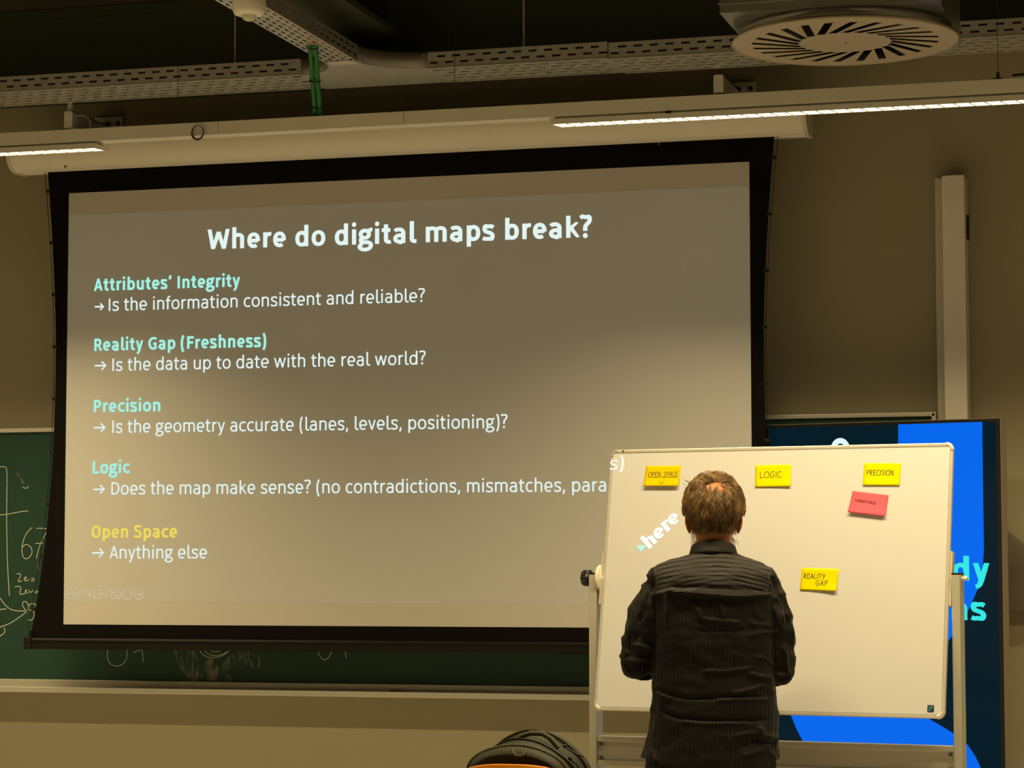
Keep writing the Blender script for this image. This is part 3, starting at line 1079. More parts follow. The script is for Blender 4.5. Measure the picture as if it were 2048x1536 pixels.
# branch tray that runs back over the room
tb = thing('cable_tray', 'narrow perforated cable tray running back over the room beside the sensor', 'cable tray', (BX0, 8.0, 3.444), 0, 'perforated steel cable trays')
bt = MB()
slotted(bt, (BX0, 8.998, 3.444), (0, -1, 0), (1, 0, 0), 4.2, BX1 - BX0, [.016, .042, .068, .094, .12], .0633, .036, .010, (.008, .038))
thicken(build('perforated_base', bt, M['galv'], tb, mods='open'))
for x in (BX0, BX1):
    s = MB()
    slotted(s, (x, 8.998, 3.444), (0, -1, 0), (0, 0, 1), 4.2, .064, (.021, .046), .0633, .034, .0085, (.008, .038))
    thicken(build('side_wall', s, M['galv_shaded'], tb, mods='open'))
# cables that lie in the trays
for k, (m_, x) in enumerate((('orange_cable', BX1 - .018), ('red_cable', BX1 - .034), ('orange_cable', BX1 - .052))):
    c_ = MB().tube([(x, 4.9, 3.4515 + .0005), (x, 7, 3.4515), (x + .003, 8.2, 3.452), (x, 8.95, 3.4515)], .0068, 8)
    tag(build(('orange_cable', 'red_cable', 'orange_cable')[k], c_, M[m_]), ('orange cable lying in the branch tray along its outer side', 'red cable lying in the branch tray between two orange ones', 'orange cable lying in the branch tray nearest its middle')[k], 'cable', 'cables in the trays')
for k, (zb, x0, x1, l) in enumerate(((3.447, -6.4, JX0 - .03, 'left of the tee piece'), (3.441, JX1 + .03, JY - .03, 'just right of the tee piece'), (3.436, JY + .03, 1.0, 'that passes behind the air vent'))):
    n = 12
    c_ = MB().tube([(x0 + (x1 - x0) * i / n, 9.222 + .003 * math.sin(i * 1.7), zb + .0165 + .0012 * math.sin(i * 2.3)) for i in range(n + 1)], .0138, 10)
    tag(build('red_cable', c_, M['red_cable']), 'dark red cable behind the slots of the wall tray ' + l, 'cable', 'cables in the trays')
# threaded rods that carry the trays
for px, py, l in ((470, 121, 'left of the branch tray'), (1047.5, 88, 'right of the tee piece')):
    x = at(px, py, 9.3).x
    tag(build('threaded_rod', MB().rod((x, 9.3, 3.448), (x, 9.3, CEIL + .002), .0042, 8).rod((x, 9.3, 3.446), (x, 9.3, 3.458), .009, 6), M['galv']), 'thin steel rod that hangs the cable tray from the ceiling, ' + l, 'rod', 'rods hanging the cable trays')

# ------------------------------------------------------------------ green cables that drop into the rail
gc = thing('cable_drop', 'pair of green cables tied together, dropping from tray to light rail', 'cable', (-3.3, 8.9, RZ1))
top = Vector((-3.262, 8.70, 3.452))
A0, A1 = atz(619, 86, 3.445), atz(630, 86, 3.445)
B0, B1 = at(630, 234, 8.9), at(640, 234, 8.9)
for a, b_ in ((A0, B0), (A1, B1)):
    P = [a + (b_ - a) * (k / 10) + Vector((.0008 * math.sin(k * .9), .004 * math.sin(math.pi * k / 10), 0)) for k in range(11)]
    P[-1].z = RZ1 + .001
    P[0].z = 3.442
    build('green_cable', MB().tube(P, .0092, 12), M['green_cable'], gc)
for k in (.06, .50, .86):
    c0 = (A0 + (B0 - A0) * k + A1 + (B1 - A1) * k) / 2
    d = (B0 - A0).normalized()
    prx = (A1 - A0).normalized()
    n_ = d.cross(prx).normalized()
    w = (A1 - A0).length / 2 + .0105
    ring = [c0 + prx * (w * math.cos(q)) + n_ * (.0115 * math.sin(q)) for q in [2 * math.pi * i / 20 for i in range(20)]]
    build('cable_tie', MB().tube(ring, .0026, 6, closed=True), M['black'], gc)
build('grommet', MB().lathe([(.012, 0), (.023, 0), (.023, -.006), (.012, -.006), (.012, 0)], (A0 + A1) / 2 + Vector((0, 0, -.002)), seg=20, caps=False), mat('beige_rubber', (.5, .38, .26), .6), gc)

# ------------------------------------------------------------------ motion sensor
c0 = atz(498, 20, 3.39)
ms = thing('motion_sensor', 'round white motion sensor under the branch cable tray', 'sensor', (c0.x, c0.y, 3.444))
cx, cy_ = c0.x, c0.y
build('sensor_body', MB().lathe([(.03, 3.4435), (.03, 3.432), (.0575, 3.431), (.0592, 3.420), (.0575, 3.388), (.052, 3.375), (.043, 3.371), (.0, 3.371)], (cx, cy_, 0), seg=40), M['white_plastic'], ms)
build('sensor_dome', MB().lathe([(.026, 3.372), (.025, 3.364), (.020, 3.356), (.011, 3.351), (0, 3.3495)], (cx, cy_, 0), seg=28), mat('frosted_dome', (.62, .62, .58), .25), ms)

# ------------------------------------------------------------------ air vent
vx, vy, vz = -1.118, 8.0, 3.185
VR = .371
av = thing('air_vent', 'round white swirl air vent under a galvanised duct box', 'air vent', (vx, vy, CEIL))
bx0, bx1, by0, by1, bz = -1.472, -.772, 7.65, 8.36, 3.229
d_ = MB()
d_.slab(bx0, bx1, by0, by1, bz, 3.62)
d_.slab(bx0 - .006, bx1 + .006, by0 - .006, by0, bz + .028, bz + .032)
build('duct_box', d_, M['duct'], av)
build('hanger_strap', MB().slab(bx0 + .05, bx0 + .08, by0 + .3, by0 + .303, 3.62, CEIL + .002).slab(bx1 - .08, bx1 - .05, by0 + .3, by0 + .303, 3.62, CEIL + .002), M['galv'], av)
build('neck_ring', MB().lathe([(.335, 3.187), (.350, 3.187), (.350, 3.229), (.335, 3.229), (.335, 3.187)], (vx, vy, 0), seg=64, caps=False), M['duct'], av)
sc_ = MB()
for px, py in ((1476, 20), (1880, 2)):
    p = at(px, py, by0 - .001)
    sc_.rod(p, p + Vector((0, -.006, 0)), .006, 10)
build('screw', sc_, M['steel'], av)
# the face plate: a disc with 24 slots cut through it


def rot2(p, a):
    return (p[0] * math.cos(a) - p[1] * math.sin(a), p[0] * math.sin(a) + p[1] * math.cos(a))


def plain(mb):
    me = bpy.data.meshes.new('tool')
    me.from_pydata([tuple(v) for v in mb.v], [], mb.f)
    bm_ = bmesh.new()
    bm_.from_mesh(me)
    bmesh.ops.remove_doubles(bm_, verts=bm_.verts, dist=1e-6)
    bmesh.ops.recalc_face_normals(bm_, faces=bm_.faces)
    bm_.to_mesh(me)
    bm_.free()
    ob = bpy.data.objects.new('tool', me)
    C.objects.link(ob)
    return ob


disc = plain(MB().prism([(VR * math.cos(2 * math.pi * k / 120), VR * math.sin(2 * math.pi * k / 120), -.0007) for k in range(120)], (0, 0, .0014)))
cut = MB()
for k in range(24):
    a = 2 * math.pi * k / 24 + R(2.0)
    # each slot lies along a line that passes the centre at a distance, so the slots swirl
    rect = [rot2(p, a) for p in [(-.111, -.112), (-.084, -.122), (-.084, -.296), (-.111, -.288)]]
    cut.prism([(x, y, -.01) for x, y in rect], (0, 0, .02))
cut = plain(cut)
bo_ = disc.modifiers.new('slots', 'BOOLEAN')
bo_.operation, bo_.solver, bo_.object = 'DIFFERENCE', 'EXACT', cut
ev = disc.evaluated_get(bpy.context.evaluated_depsgraph_get())
m2_ = ev.to_mesh()
fp = MB()
fp.add([Vector((v.co.x + vx, v.co.y + vy, v.co.z + vz)) for v in m2_.vertices], [list(p.vertices) for p in m2_.polygons])
ev.to_mesh_clear()
bpy.data.objects.remove(disc)
bpy.data.objects.remove(cut)
build('face_plate', fp, M['vent'], av)
build('face_rim', MB().lathe([(VR - .003, vz - .003), (VR + .002, vz - .002), (VR + .003, vz + .003), (VR + .001, vz + .009), (VR - .006, vz + .009), (VR - .003, vz - .003)], (vx, vy, 0), seg=96, caps=False), M['vent'], av)
build('vent_interior', MB().lathe([(.333, vz + .035), (.333, vz + .036), (0, vz + .036), (0, vz + .035)], (vx, vy, 0), seg=48), M['black'], av)
build('centre_screw', MB().lathe([(0, vz - .004), (.006, vz - .004), (.007, vz - .002), (0, vz - .0015)], (vx, vy, 0), seg=16), M['steel'], av)

# ------------------------------------------------------------------ white lift column of the chalkboard
lc = thing('lift_column', 'tall white steel column on the wall behind the upright display', 'column', (-.95, 9.95, .2))
p0, p1, p2 = at(1867, 355, 9.86).x, at(1883, 350, 9.80).x, at(1928, 350, 9.80).x
build('column_body', MB().slab(p1, p2, 9.80, 9.945, .25, 3.012, .003), M['white'], lc)
build('side_strip', MB().slab(p0 + .004, p1 - .0015, 9.86, 9.945, .25, 3.012, .003), M['cream'], lc)
build('hinge_clip', MB().slab(p2 - .001, p2 + .010, 9.87, 9.90, 2.76, 2.86, .002), M['black'], lc)

# ------------------------------------------------------------------ upright display
DA = R(-12.946)
dux = Vector((math.cos(DA), math.sin(DA), 0))
dn = Vector((math.sin(DA), -math.cos(DA), 0))       # towards the room
DTL = Vector((-1.6907, 9.6819, 2.0158))
DW, DH = .97, 1.70
dc = DTL + dux * (DW / 2)
ds = thing('standing_display', 'tall upright display showing blue shapes, standing behind the whiteboard', 'display', (dc.x, dc.y, 0), DA)
DR = Matrix.Rotation(DA, 3, 'Z')


def dbox(mb, u0, u1, d0, d1, z0, z1, bev=0.0):
    c_ = DTL + dux * ((u0 + u1) / 2) - dn * ((d0 + d1) / 2)
    return mb.box((c_.x, c_.y, (z0 + z1) / 2), (u1 - u0, d1 - d0, z1 - z0), DR, bev)


dz1, dz0 = 2.0158, 2.0158 - DH
build('display_frame', dbox(MB(), .0, DW, .004, .07, dz0, dz1), M['grey_case'], ds)
build('bezel', dbox(MB(), .002, DW - .002, .0, .006, dz0 + .002, dz1 - .002), M['black'], ds)
build('stand_post', dbox(MB(), .40, .57, .07, .13, .06, 1.3), M['black_metal'], ds)
st = dbox(dbox(MB(), .05, .15, -.28, .36, .055, .095, .006), .82, .92, -.28, .36, .055, .095, .006)
dbox(st, .15, .82, .06, .13, .055, .095, .006)
build('stand_foot', st, M['black_metal'], ds)
for u in (.10, .87):
    for d in (-.24, .32):
        p = DTL + dux * u - dn * d
        build('caster', MB().rod((p.x - .012, p.y, .028), (p.x + .012, p.y, .028), .028, 16), M['black'], ds)


def dpl(px, py, lift=.0012):
    return on(px, py, DTL, dn) + dn * lift


SU0, SU1 = .018, DW - .018
SCR0, SCR1 = dz0 + .022, dz1 - .014
M['dark_teal'] = lit('display_dark_teal', srgb(0, 26, 38), (.002, .002, .002), .12)
M['blue'] = lit('display_blue', srgb(0, 104, 238), (.0, .0, .0), .3)
M['display_cyan'] = lit('display_cyan', srgb(52, 232, 226), (.0, .0, .0), .3)
M['display_white'] = lit('display_white', srgb(225, 250, 250), (.0, .0, .0), .3)
pan = build('screen_panel', dbox(MB(), SU0, SU1, -.0008, .002, SCR0, SCR1), M['dark_teal'], ds)


def clampz(P):
    return Vector((P.x, P.y, min(max(P.z, SCR0), SCR1)))


def dshape(name, pxs, m, lift):
    """a flat coloured shape on the display picture (outline given around)"""
    P = [clampz(dpl(x, y, lift)) for x, y in pxs]
    mb = MB()
    mb.add(P, [list(range(len(P)))])
    return build(name, mb, m, pan, mods='open')


dshape('blue_band', [(1796, 800), (1964, 800), (1966, 950), (1968, 1100), (1966, 1130), (1957, 1175), (1940, 1215), (1918, 1255), (1893, 1287), (1850, 1318), (1796, 1340)], M['blue'], .0014)
dshape('blue_blob', [(1572, 1400), (1582, 1430), (1594, 1460), (1610, 1490), (1625, 1508), (1660, 1540), (1710, 1585), (1745, 1640), (1760, 1700), (1965, 1700), (1974, 1660), (1976, 1610), (1972, 1570), (1962, 1536), (1950, 1511), (1936, 1490), (1912, 1470), (1890, 1456), (1845, 1430), (1790, 1410), (1700, 1392)], M['blue'], .0014)
mb = MB()
oc = [(1681 + 19 * math.cos(q), 898 + 22 * math.sin(q)) for q in [2 * math.pi * k / 36 for k in range(36)]]
ic = [(1681 + 9 * math.cos(q), 898 + 11 * math.sin(q)) for q in [2 * math.pi * k / 36 for k in range(36)]]
mb.add([dpl(x, y, .002) for x, y in oc] + [dpl(x, y, .002) for x, y in ic], [[k, (k + 1) % 36, 36 + (k + 1) % 36, 36 + k] for k in range(36)])
build('white_letter', mb, M['display_white'], pan, mods='open')


def dtext(body, a, b_, capx, off):
    P0, P1 = dpl(*a, 0), dpl(*b_, 0)
    build('display_lettering', lettering(body, P0, P1, capx, UPZ, dn, off, .0022), M['display_cyan'], pan, mods='open')


dtext('dy', (1905, 1161), (1979.6, 1161.5), .088, 165)
dtext('ns', (1904, 1240), (1973, 1240.5), .088, 165)

# ------------------------------------------------------------------ mobile whiteboard
WC = Vector((-1.394, 8.064, 1.411))
WM = Matrix.Rotation(R(-8.0), 3, 'Z') @ Matrix.Rotation(R(-11.0), 3, 'X')
WYAW = Matrix.Rotation(R(-8.0), 3, 'Z')
wn = WM @ Vector((0, -1, 0))
wu, wv = WM @ Vector((1, 0, 0)), WM @ Vector((0, 0, 1))
wb = thing('mobile_whiteboard', 'tilting white whiteboard on a wheeled stand with sticky notes on it', 'whiteboard', (WC.x, WC.y, 0), R(-8.0))


def wbox(mb, u0, u1, d0, d1, v0, v1, bev=0.0):
    c_ = WC + wu * ((u0 + u1) / 2) - wn * ((d0 + d1) / 2) + wv * ((v0 + v1) / 2)
    return mb.box(c_, (u1 - u0, d1 - d0, v1 - v0), WM, bev)


def sbox(mb, u0, u1, d0, d1, z0, z1, bev=0.0):
    """a box of the upright stand: u along the board, d away from the room"""
    c_ = WC + WYAW @ Vector(((u0 + u1) / 2, (d0 + d1) / 2, 0))
    return mb.box((c_.x, c_.y, (z0 + z1) / 2), (u1 - u0, d1 - d0, z1 - z0), WYAW, bev)


def wpt(u, d, v):
    return WC + wu * u - wn * d + wv * v


def spt(u, d, z):
    c_ = WC + WYAW @ Vector((u, d, 0))
    return Vector((c_.x, c_.y, z))


panel = build('board_panel', wbox(MB(), -.590, .590, .0, .014, -.440, .440), M['whiteboard'], wb)
fr = MB()
for v in (-.4455, .4455):
    fr.tube([wpt(-.578, .006, v), wpt(.578, .006, v)], .0062, 12)
    wbox(fr, -.58, .58, .0, .02, v - .0052, v + .0045, .0015)
for u in (-.5955, .5955):
    fr.tube([wpt(u, .006, -.428), wpt(u, .006, .428)], .0062, 12)
    wbox(fr, u - .0045, u + .0045, .0, .02, -.43, .43, .0015)
build('frame', fr, M['alu'], wb)
gv = MB()
wbox(gv, -.588, .588, -.0006, .002, .4375, .4400)
build('frame_groove', gv, M['galv_shaded'], wb)
for su in (-1, 1):
    for sv in (-1, 1):
        c_ = MB()
        P = []
        for k in range(8):
            q = math.pi / 2 * k / 7
            P.append(wpt(su * (.577 + .0195 * math.sin(q)), .005, sv * (.427 + .0195 * math.cos(q))))
        c_.tube(P, .0078, 12)
        build('frame_corner', c_, M['tray'] if sv > 0 and su < 0 else M['alu'], wb)
build('maker_dot', MB().lathe([(0, 0), (.0035, 0), (.0035, .0008), (0, .0008)], wpt(-.555, -.0012, .4455), -wn * -1, 12), mat('green_dot', (.02, .12, .09), .5), wb)
stk = MB()
wbox(stk, .545, .566, -.0012, 0, -.432, -.410)
build('corner_sticker', stk, mat('dark_blue_sticker', (.01, .06, .12), .4), wb)
sx = MB()
sx.ribbon([wpt(.549, -.0014, -.428), wpt(.563, -.0014, -.413)], .0025, wn)
sx.ribbon([wpt(.549, -.0014, -.414), wpt(.556, -.0014, -.421)], .002, wn)
build('sticker_print', sx, mat('pale_blue_print', (.15, .4, .5), .5), wb)
# side plates, pivots and posts
PZ = WC.z
for su in (-1, 1):
    pl = MB()
    wbox(pl, su * .606 - .004, su * .606 + .004, .002, .03, -.09, .09, .002)
    build('side_plate', pl, M['cream'], wb)
    po = MB()
    uo = .633 if su < 0 else .625
    sbox(po, su * uo - .0135, su * uo + .0135, -.012, .048, .10, PZ + .012, .002)
    build('post', po, M['stand'], wb)
    build('post_cap', sbox(MB(), su * uo - .014, su * uo + .014, -.0125, .0485, PZ + .012, PZ + .018, .002), M['black'], wb)
build('locking_disc', MB().lathe([(.004, -.620), (.043, -.619), (.045, -.616), (.045, -.612), (.036, -.609), (.016, -.607), (.012, -.600)], spt(0, .016, PZ), WYAW @ Vector((1, 0, 0)), 40), M['white_plastic'], wb)
build('pivot_pin', MB().rod(spt(.60, .016, PZ), spt(.655, .016, PZ), .0055, 14).rod(spt(.65, .016, PZ), spt(.657, .016, PZ), .008, 14).rod(spt(.60, .016, PZ), spt(.606, .016, PZ), .011, 14), M['white_plastic'], wb)
kn = MB()
ax = WYAW @ Vector((1, 0, 0))
rings = []
for h, rr in ((-.648, .018), (-.650, .026), (-.656, .029), (-.672, .028), (-.680, .022), (-.682, .012)):
    rg = []
    for k in range(48):
        q = 2 * math.pi * k / 48
        r2 = rr * (1 + .07 * math.cos(6 * q))
        p = spt(0, .016, PZ) + ax * h
        rg.append(p + (WYAW @ Vector((0, math.cos(q), 0))) * r2 + Vector((0, 0, math.sin(q))) * r2)
    rings.append(rg)
kn.loft(rings)
build('locking_knob', kn, M['black'], wb)
cb = MB()
z1, z0 = .876, .775
sbox(cb, -.618, .611, .0, .004, z0 + .018, z1 - .018)
sbox(cb, -.618, .611, -.010, .02, z1 - .019, z1, .003)
sbox(cb, -.618, .611, -.010, .02, z0, z0 + .019, .003)
bar = build('cross_bar', cb, M['stand'], wb)
for u in (-.606, .598):
    for z in (.802, .848):
        p = spt(u, .0, z)
        build('bolt', MB().rod(p, p + (WYAW @ Vector((0, -.008, 0))), .0055, 6), M['wire'], bar)
for su, uo in ((-1, .633), (1, .625)):
    build('foot_bar', sbox(MB(), su * uo - .02, su * uo + .02, -.26, .30, .075, .115, .006), M['cream'], wb)
    for d in (-.235, .275):
        p = spt(su * uo, d, .03)
        build('caster', MB().rod(p - ax * .011, p + ax * .011, .03, 18).rod(p + Vector((0, 0, .0)), p + Vector((0, 0, .046)), .008, 10), M['black'], wb)

# spilled slide light, drawn as glowing letters laid on the board
M['spill'] = emit('spilled_white_light', srgb(255, 255, 246), 1.0)
M['spill_teal'] = emit('spilled_teal_light', srgb(196, 250, 226), 1.0)


def wpx(px, py, lift=.001):
    return on(px, py, WC, wn) + wn * lift


P0, P1 = wpx(1218.9, 940.3, 0), wpx(1246.5, 939, 0)
mb = lettering('s)', P0, P1, .0445, wv, wn, 92, .0016)
build('projected_letters', mb, M['spill'], panel, mods='open')
P0, P1 = wpx(1299, 1099, 0), wpx(1362.5, 1038.2, 0)
dr = (P1 - P0).normalized()
upd = wn.cross(dr) * 1
if upd.dot(wv) < 0:
    upd = -upd
mb = lettering('here', P0, P1, .0505, upd, wn, 188, .001, -78)
lg = build('projected_logo', mb, M['spill'], panel, mods='open')
mb = MB().add([wpx(1272, 1091), wpx(1293.5, 1091), wpx(1281.5, 1103.5)], [(0, 1, 2)])
build('projected_triangle', mb, M['spill_teal'], panel)

# ------------------------------------------------------------------ sticky notes with handwriting
# letters drawn as pen strokes in a unit box
PEN = {
    'O': (.8, [[(.4, 1), (.12, .85), (.0, .5), (.1, .12), (.38, 0), (.68, .15), (.78, .5), (.68, .88), (.4, 1)]]),
    'P': (.6, [[(.1, 0), (.08, 1)], [(.05, .97), (.4, .98), (.55, .8), (.48, .58), (.1, .48)]]),
    'E': (.6, [[(.55, 1), (.08, .97), (.05, .5), (.08, 0), (.58, .02)], [(.06, .5), (.48, .52)]]),
    'N': (.75, [[(.05, 0), (.08, 1), (.62, 0), (.66, 1)]]),
    'S': (.6, [[(.55, .95), (.3, 1), (.1, .82), (.2, .58), (.48, .42), (.52, .15), (.25, 0), (.02, .08)]]),
    'A': (.7, [[(.0, 0), (.33, 1), (.66, 0)], [(.14, .36), (.54, .38)]]),
    'C': (.65, [[(.6, .9), (.36, 1), (.1, .8), (.02, .45), (.14, .1), (.4, 0), (.62, .12)]]),
    'L': (.55, [[(.06, 1), (.05, 0), (.52, .03)]]),
    'G': (.75, [[(.65, .9), (.38, 1), (.1, .78), (.02, .4), (.18, .05), (.45, 0), (.64, .2), (.66, .45), (.38, .46)]]),
    'I': (.18, [[(.09, 1), (.08, 0)]]),
    'R': (.65, [[(.08, 0), (.08, 1)], [(.05, .97), (.4, .97), (.52, .78), (.42, .55), (.1, .48), (.6, 0)]]),
    'T': (.65, [[(.0, .98), (.65, 1)], [(.32, .98), (.3, 0)]]),
    'Y': (.65, [[(.04, 1), (.32, .52)], [(.64, 1), (.2, -.15)]]),
    ' ': (.45, []),
}


def note(label, px4, m, lines, lift_bottom, extra=(), bow=0.0, ink='ink', slant=0.0, pen=.0019):
    """px4: corners TL TR BR BL.  lines: (text, u0, u1, vtop, vbottom) in note units, v down from the top edge"""
    TL, TR, BR, BL = [wpx(x, y, .0006) for x, y in px4]
    cen = (TL + TR + BL + BR) / 4
    t = thing('sticky_note', label, 'sticky note', cen, 0, 'sticky notes on the whiteboard')

    def S(u, v, e=0.0):
        p = TL * (1 - u) * (1 - v) + TR * u * (1 - v) + BR * u * v + BL * (1 - u) * v
        h = .0004 + lift_bottom * v ** 2 + bow * u * u * v ** 3
        return p + wn * (h + e)
    n = 10
    mb = MB()
    mb.add([S(i / n, j / n) for j in range(n + 1) for i in range(n + 1)], [[j * (n + 1) + i, j * (n + 1) + i + 1, (j + 1) * (n + 1) + i + 1, (j + 1) * (n + 1) + i] for j in range(n) for i in range(n)], True)
    o = build('paper', mb, m, t, mods='open')
    s = o.modifiers.new('sheet', 'SOLIDIFY'); s.thickness = .00025; s.offset = 0
    ik = MB()
    for txt, u0, u1, v0, v1 in lines:
        tot = sum(PEN[c][0] + .16 for c in txt) - .16
        x = 0
        for c in txt:
            w, ls = PEN[c]
            for L in ls:
                runs = [flow(L, 5)] if c in 'OCSGP' and len(L) > 3 else [list(L[q:q + 2]) for q in range(len(L) - 1)]
                for P in runs:
                    ik.ribbon([S(u0 + (u1 - u0) * (x + a) / tot, v1 + (v0 - v1) * b_ + slant * (x + a) / tot, .0005) for a, b_ in P], pen, wn)
            x += w + .16
    for L in extra:
        ik.ribbon([S(u, v, .0005) for u, v in L], pen * .9, wn)
    build('handwriting', ik, M[ink], t, mods='open')
    return t


note('amber sticky note reading OPEN SPACE, top left of the whiteboard', [(1292.7, 932), (1362, 931.3), (1358, 973.4), (1288.6, 973.4)], M['amber'],
     [('OPEN SPACE', .10, .945, .30, .52)], .011, [[(.09, .575), (.5, .565), (.94, .57)], [(.47, .77), (.48, .86), (.505, .89), (.54, .87), (.585, .76)], [(.52, .645), (.525, .648)], [(.565, .645), (.57, .645)]])
note('yellow sticky note reading LOGIC, top middle of the whiteboard', [(1510.8, 930.7), (1582.7, 929.2), (1581.7, 973.5), (1510.8, 975)], M['yellow'],
     [('LOGIC', .13, .74, .30, .58)], .002, bow=.004)
note('yellow sticky note reading PRECISION, top right of the whiteboard', [(1728.2, 926.3), (1802.2, 927), (1799.4, 971.7), (1726, 971.5)], M['yellow'],
     [('PRECISION', .085, .82, .31, .54)], .0025)
note('pink sticky note with small dark writing, tilted below the PRECISION note', [(1705.3, 981.8), (1777.5, 990.4), (1771, 1033.9), (1697, 1025)], M['pink'],
     [('CORRECTNESS', .12, .70, .36, .46)], .009, ink='wine_ink', slant=.04, pen=.0017)
note('yellow sticky note reading REALITY GAP, right of the man, halfway down the whiteboard', [(1603.8, 1135.8), (1677.8, 1138), (1673.3, 1183.4), (1600.2, 1180.7)], M['yellow'],
     [('REALITY', .075, .65, .25, .46), ('GAP', .42, .74, .54, .77)], .0015, bow=.007)

# ------------------------------------------------------------------ grey ribbed garment at the right edge of the view
gx0, gx1 = -.45, -.10
g = MB()
prof = []
JC = at(1988, 1150, 9.9).x
gl = thing('hanging_jacket', 'grey ribbed jacket hanging on the wall, half behind the right edge of the upright display', 'jacket', (JC, 9.93, 1.27))
rings = []
for k in range(41):
    z = 1.27 + .34 * k / 40
    top = max(0.0, (z - 1.45) / .16)
    hw = .19 * (1 - min(1, max(0, (z - 1.44) / .175)) ** 1.3) + .02
    rp = .0045 * (k % 2) if (z < 1.33 or z > 1.43) else 0
    hd = .030 * (1 - .5 * top) + rp
    rings.append([Vector((JC + hw * math.copysign(abs(math.cos(q)) ** .6, math.cos(q)), 9.905 + hd * math.copysign(abs(math.sin(q)) ** .7, math.sin(q)), z)) for q in [2 * math.pi * i / 32 for i in range(32)]])
build('jacket_body', MB().loft(rings), M['garment'], gl)
build('wall_hook', MB().rod((JC, 9.949, 1.645), (JC, 9.89, 1.645), .006, 10).rod((JC, 9.892, 1.645), (JC, 9.892, 1.665), .006, 10).rod((JC, 9.905, 1.60), (JC, 9.905, 1.65), .004, 8), M['steel'], gl)

# ------------------------------------------------------------------ chair and backpack
CHX, CHY = -2.02, 7.10
ch = thing('classroom_chair', 'orange plastic chair turned to the boards, holding the backpack', 'chair', (CHX, CHY + .2, 0))
sh = MB()
nu = 16
grid = []
for j in range(15):
    v = j / 14
    row = []
    for i in range(nu + 1):
        u = -1 + 2 * i / nu
        z = .50 + .36 * v
        wid = (.205 + .012 * math.sin(v * 3)) * (1 - .0 * v)
        zz = z - (.055 * abs(u) ** 3.0 if v > .5 else 0) * ((v - .5) / .5) ** 1.5 if v > .5 else z
        row.append(Vector((CHX + u * wid, CHY + .06 * u * u - .0 + .05 * (1 - v) ** 2, zz)))
    grid.append(row)
vs_ = [p for r_ in grid for p in r_]
n = nu + 1
sh.add(vs_, [[j * n + i, j * n + i + 1, (j + 1) * n + i + 1, (j + 1) * n + i] for j in range(14) for i in range(nu)], True)
o = build('backrest', sh, M['orange'], ch, mods='open')
s = o.modifiers.new('shell', 'SOLIDIFY'); s.thickness = .012; s.offset = 0
s = o.modifiers.new('round', 'BEVEL'); s.width = .003; s.segments = 2
build('seat', MB().box((CHX, CHY + .27, .452), (.41, .42, .016), None, .006), M['orange'], ch)
for sx_ in (-1, 1):
    for yy, ye in ((.10, .02), (.44, .50)):
        build('leg', MB().tube([(CHX + sx_ * .16, CHY + yy, .444), (CHX + sx_ * .19, CHY + ye, .0)], .010, 12), M['steel'], ch)
    build('back_bar', MB().tube([(CHX + sx_ * .15, CHY + .20, .437), (CHX + sx_ * .15, CHY + .07, .44), (CHX + sx_ * .15, CHY + .035, .50), (CHX + sx_ * .15, CHY + .025, .66)], .008, 10), M['steel'], ch)

BY = 7.30
bp = thing('backpack', 'dark olive backpack standing on the orange chair', 'backpack', (-1.96, BY, .46))


def lobe(pxs, Y, depth, edge, zbot=.462):
    """a padded pocket: outline (arch) in the plane Y, closed down to the seat, rounded at both faces"""
    A = [at(x, y, Y) for x, y in pxs]
    for _ in range(2):
        Q = [A[0]]
        for a, c_ in zip(A[:-1], A[1:]):
            Q += [a * .75 + c_ * .25, a * .25 + c_ * .75]
        A = Q + [A[-1]]
    L = [Vector((A[0].x, Y, z)) for z in (zbot + .03, .62, .75)] + A + [Vector((A[-1].x, Y, z)) for z in (.75, .62, zbot + .03)]
    L += [Vector((L[-1].x - .03, Y, zbot)), Vector((L[0].x + .03, Y, zbot))]
    c_ = sum(L, Vector()) / len(L)
    rings = []
    for k in range(9):
        q = -math.pi / 2 + math.pi * k / 8
        ins = edge * (1 - math.cos(q))
        dy = depth / 2 * math.sin(q)
        rg = []
        for p in L:
            d = Vector((c_.x - p.x, 0, c_.z - p.z))
            rg.append(p + d.normalized() * ins + Vector((0, dy, 0)))
        rings.append(rg)
    return MB().loft(rings), L


bodyP = [(982, 1560), (984, 1530), (992, 1500), (1010, 1480), (1040, 1464), (1070, 1458), (1100, 1463), (1135, 1482), (1165, 1510), (1181, 1535), (1183, 1560)]
midP = [(958, 1560), (962, 1525), (985, 1497), (1015, 1479), (1050, 1476), (1085, 1484), (1120, 1505), (1150, 1530), (1165, 1560)]
frontP = [(936, 1575), (938, 1530), (952, 1512), (972, 1500), (1005, 1490), (1040, 1488), (1075, 1494), (1105, 1507), (1128, 1522), (1142, 1545), (1146, 1575)]
m1, L1 = lobe(bodyP, 7.44, .15, .045)
build('main_compartment', m1, M['olive'], bp)
m2, L2 = lobe(midP, 7.33, .11, .03)
build('middle_compartment', m2, M['olive_dark'], bp)
m3, L3 = lobe(frontP, 7.235, .10, .028)
fpk = build('front_pocket', m3, M['olive'], bp)
build('piping', MB().tube([p + Vector((0, -.020, -.001)) for p in L3[3:-5]], .0045, 8), M['olive_light'], fpk)
build('piping', MB().tube([p + Vector((0, -.035, .001)) for p in L1[3:-5]], .004, 8), M['olive_dark'], bp)
build('zip', MB().tube([p + Vector((0, -.020, .000)) for p in L2[3:-5]], .0035, 8), M['black'], bp)
hl = [at(x, y, 7.36) for x, y in ((1030, 1483), (1042, 1472), (1062, 1466), (1085, 1467), (1100, 1476), (1118, 1496))]
mb = MB()
for a in (0, ):
    mb.tube(hl, .0085, 10)
build('grab_handle', mb, M['olive_light'], bp)
tbx = at(1038, 1505, 7.175)
mb = MB()
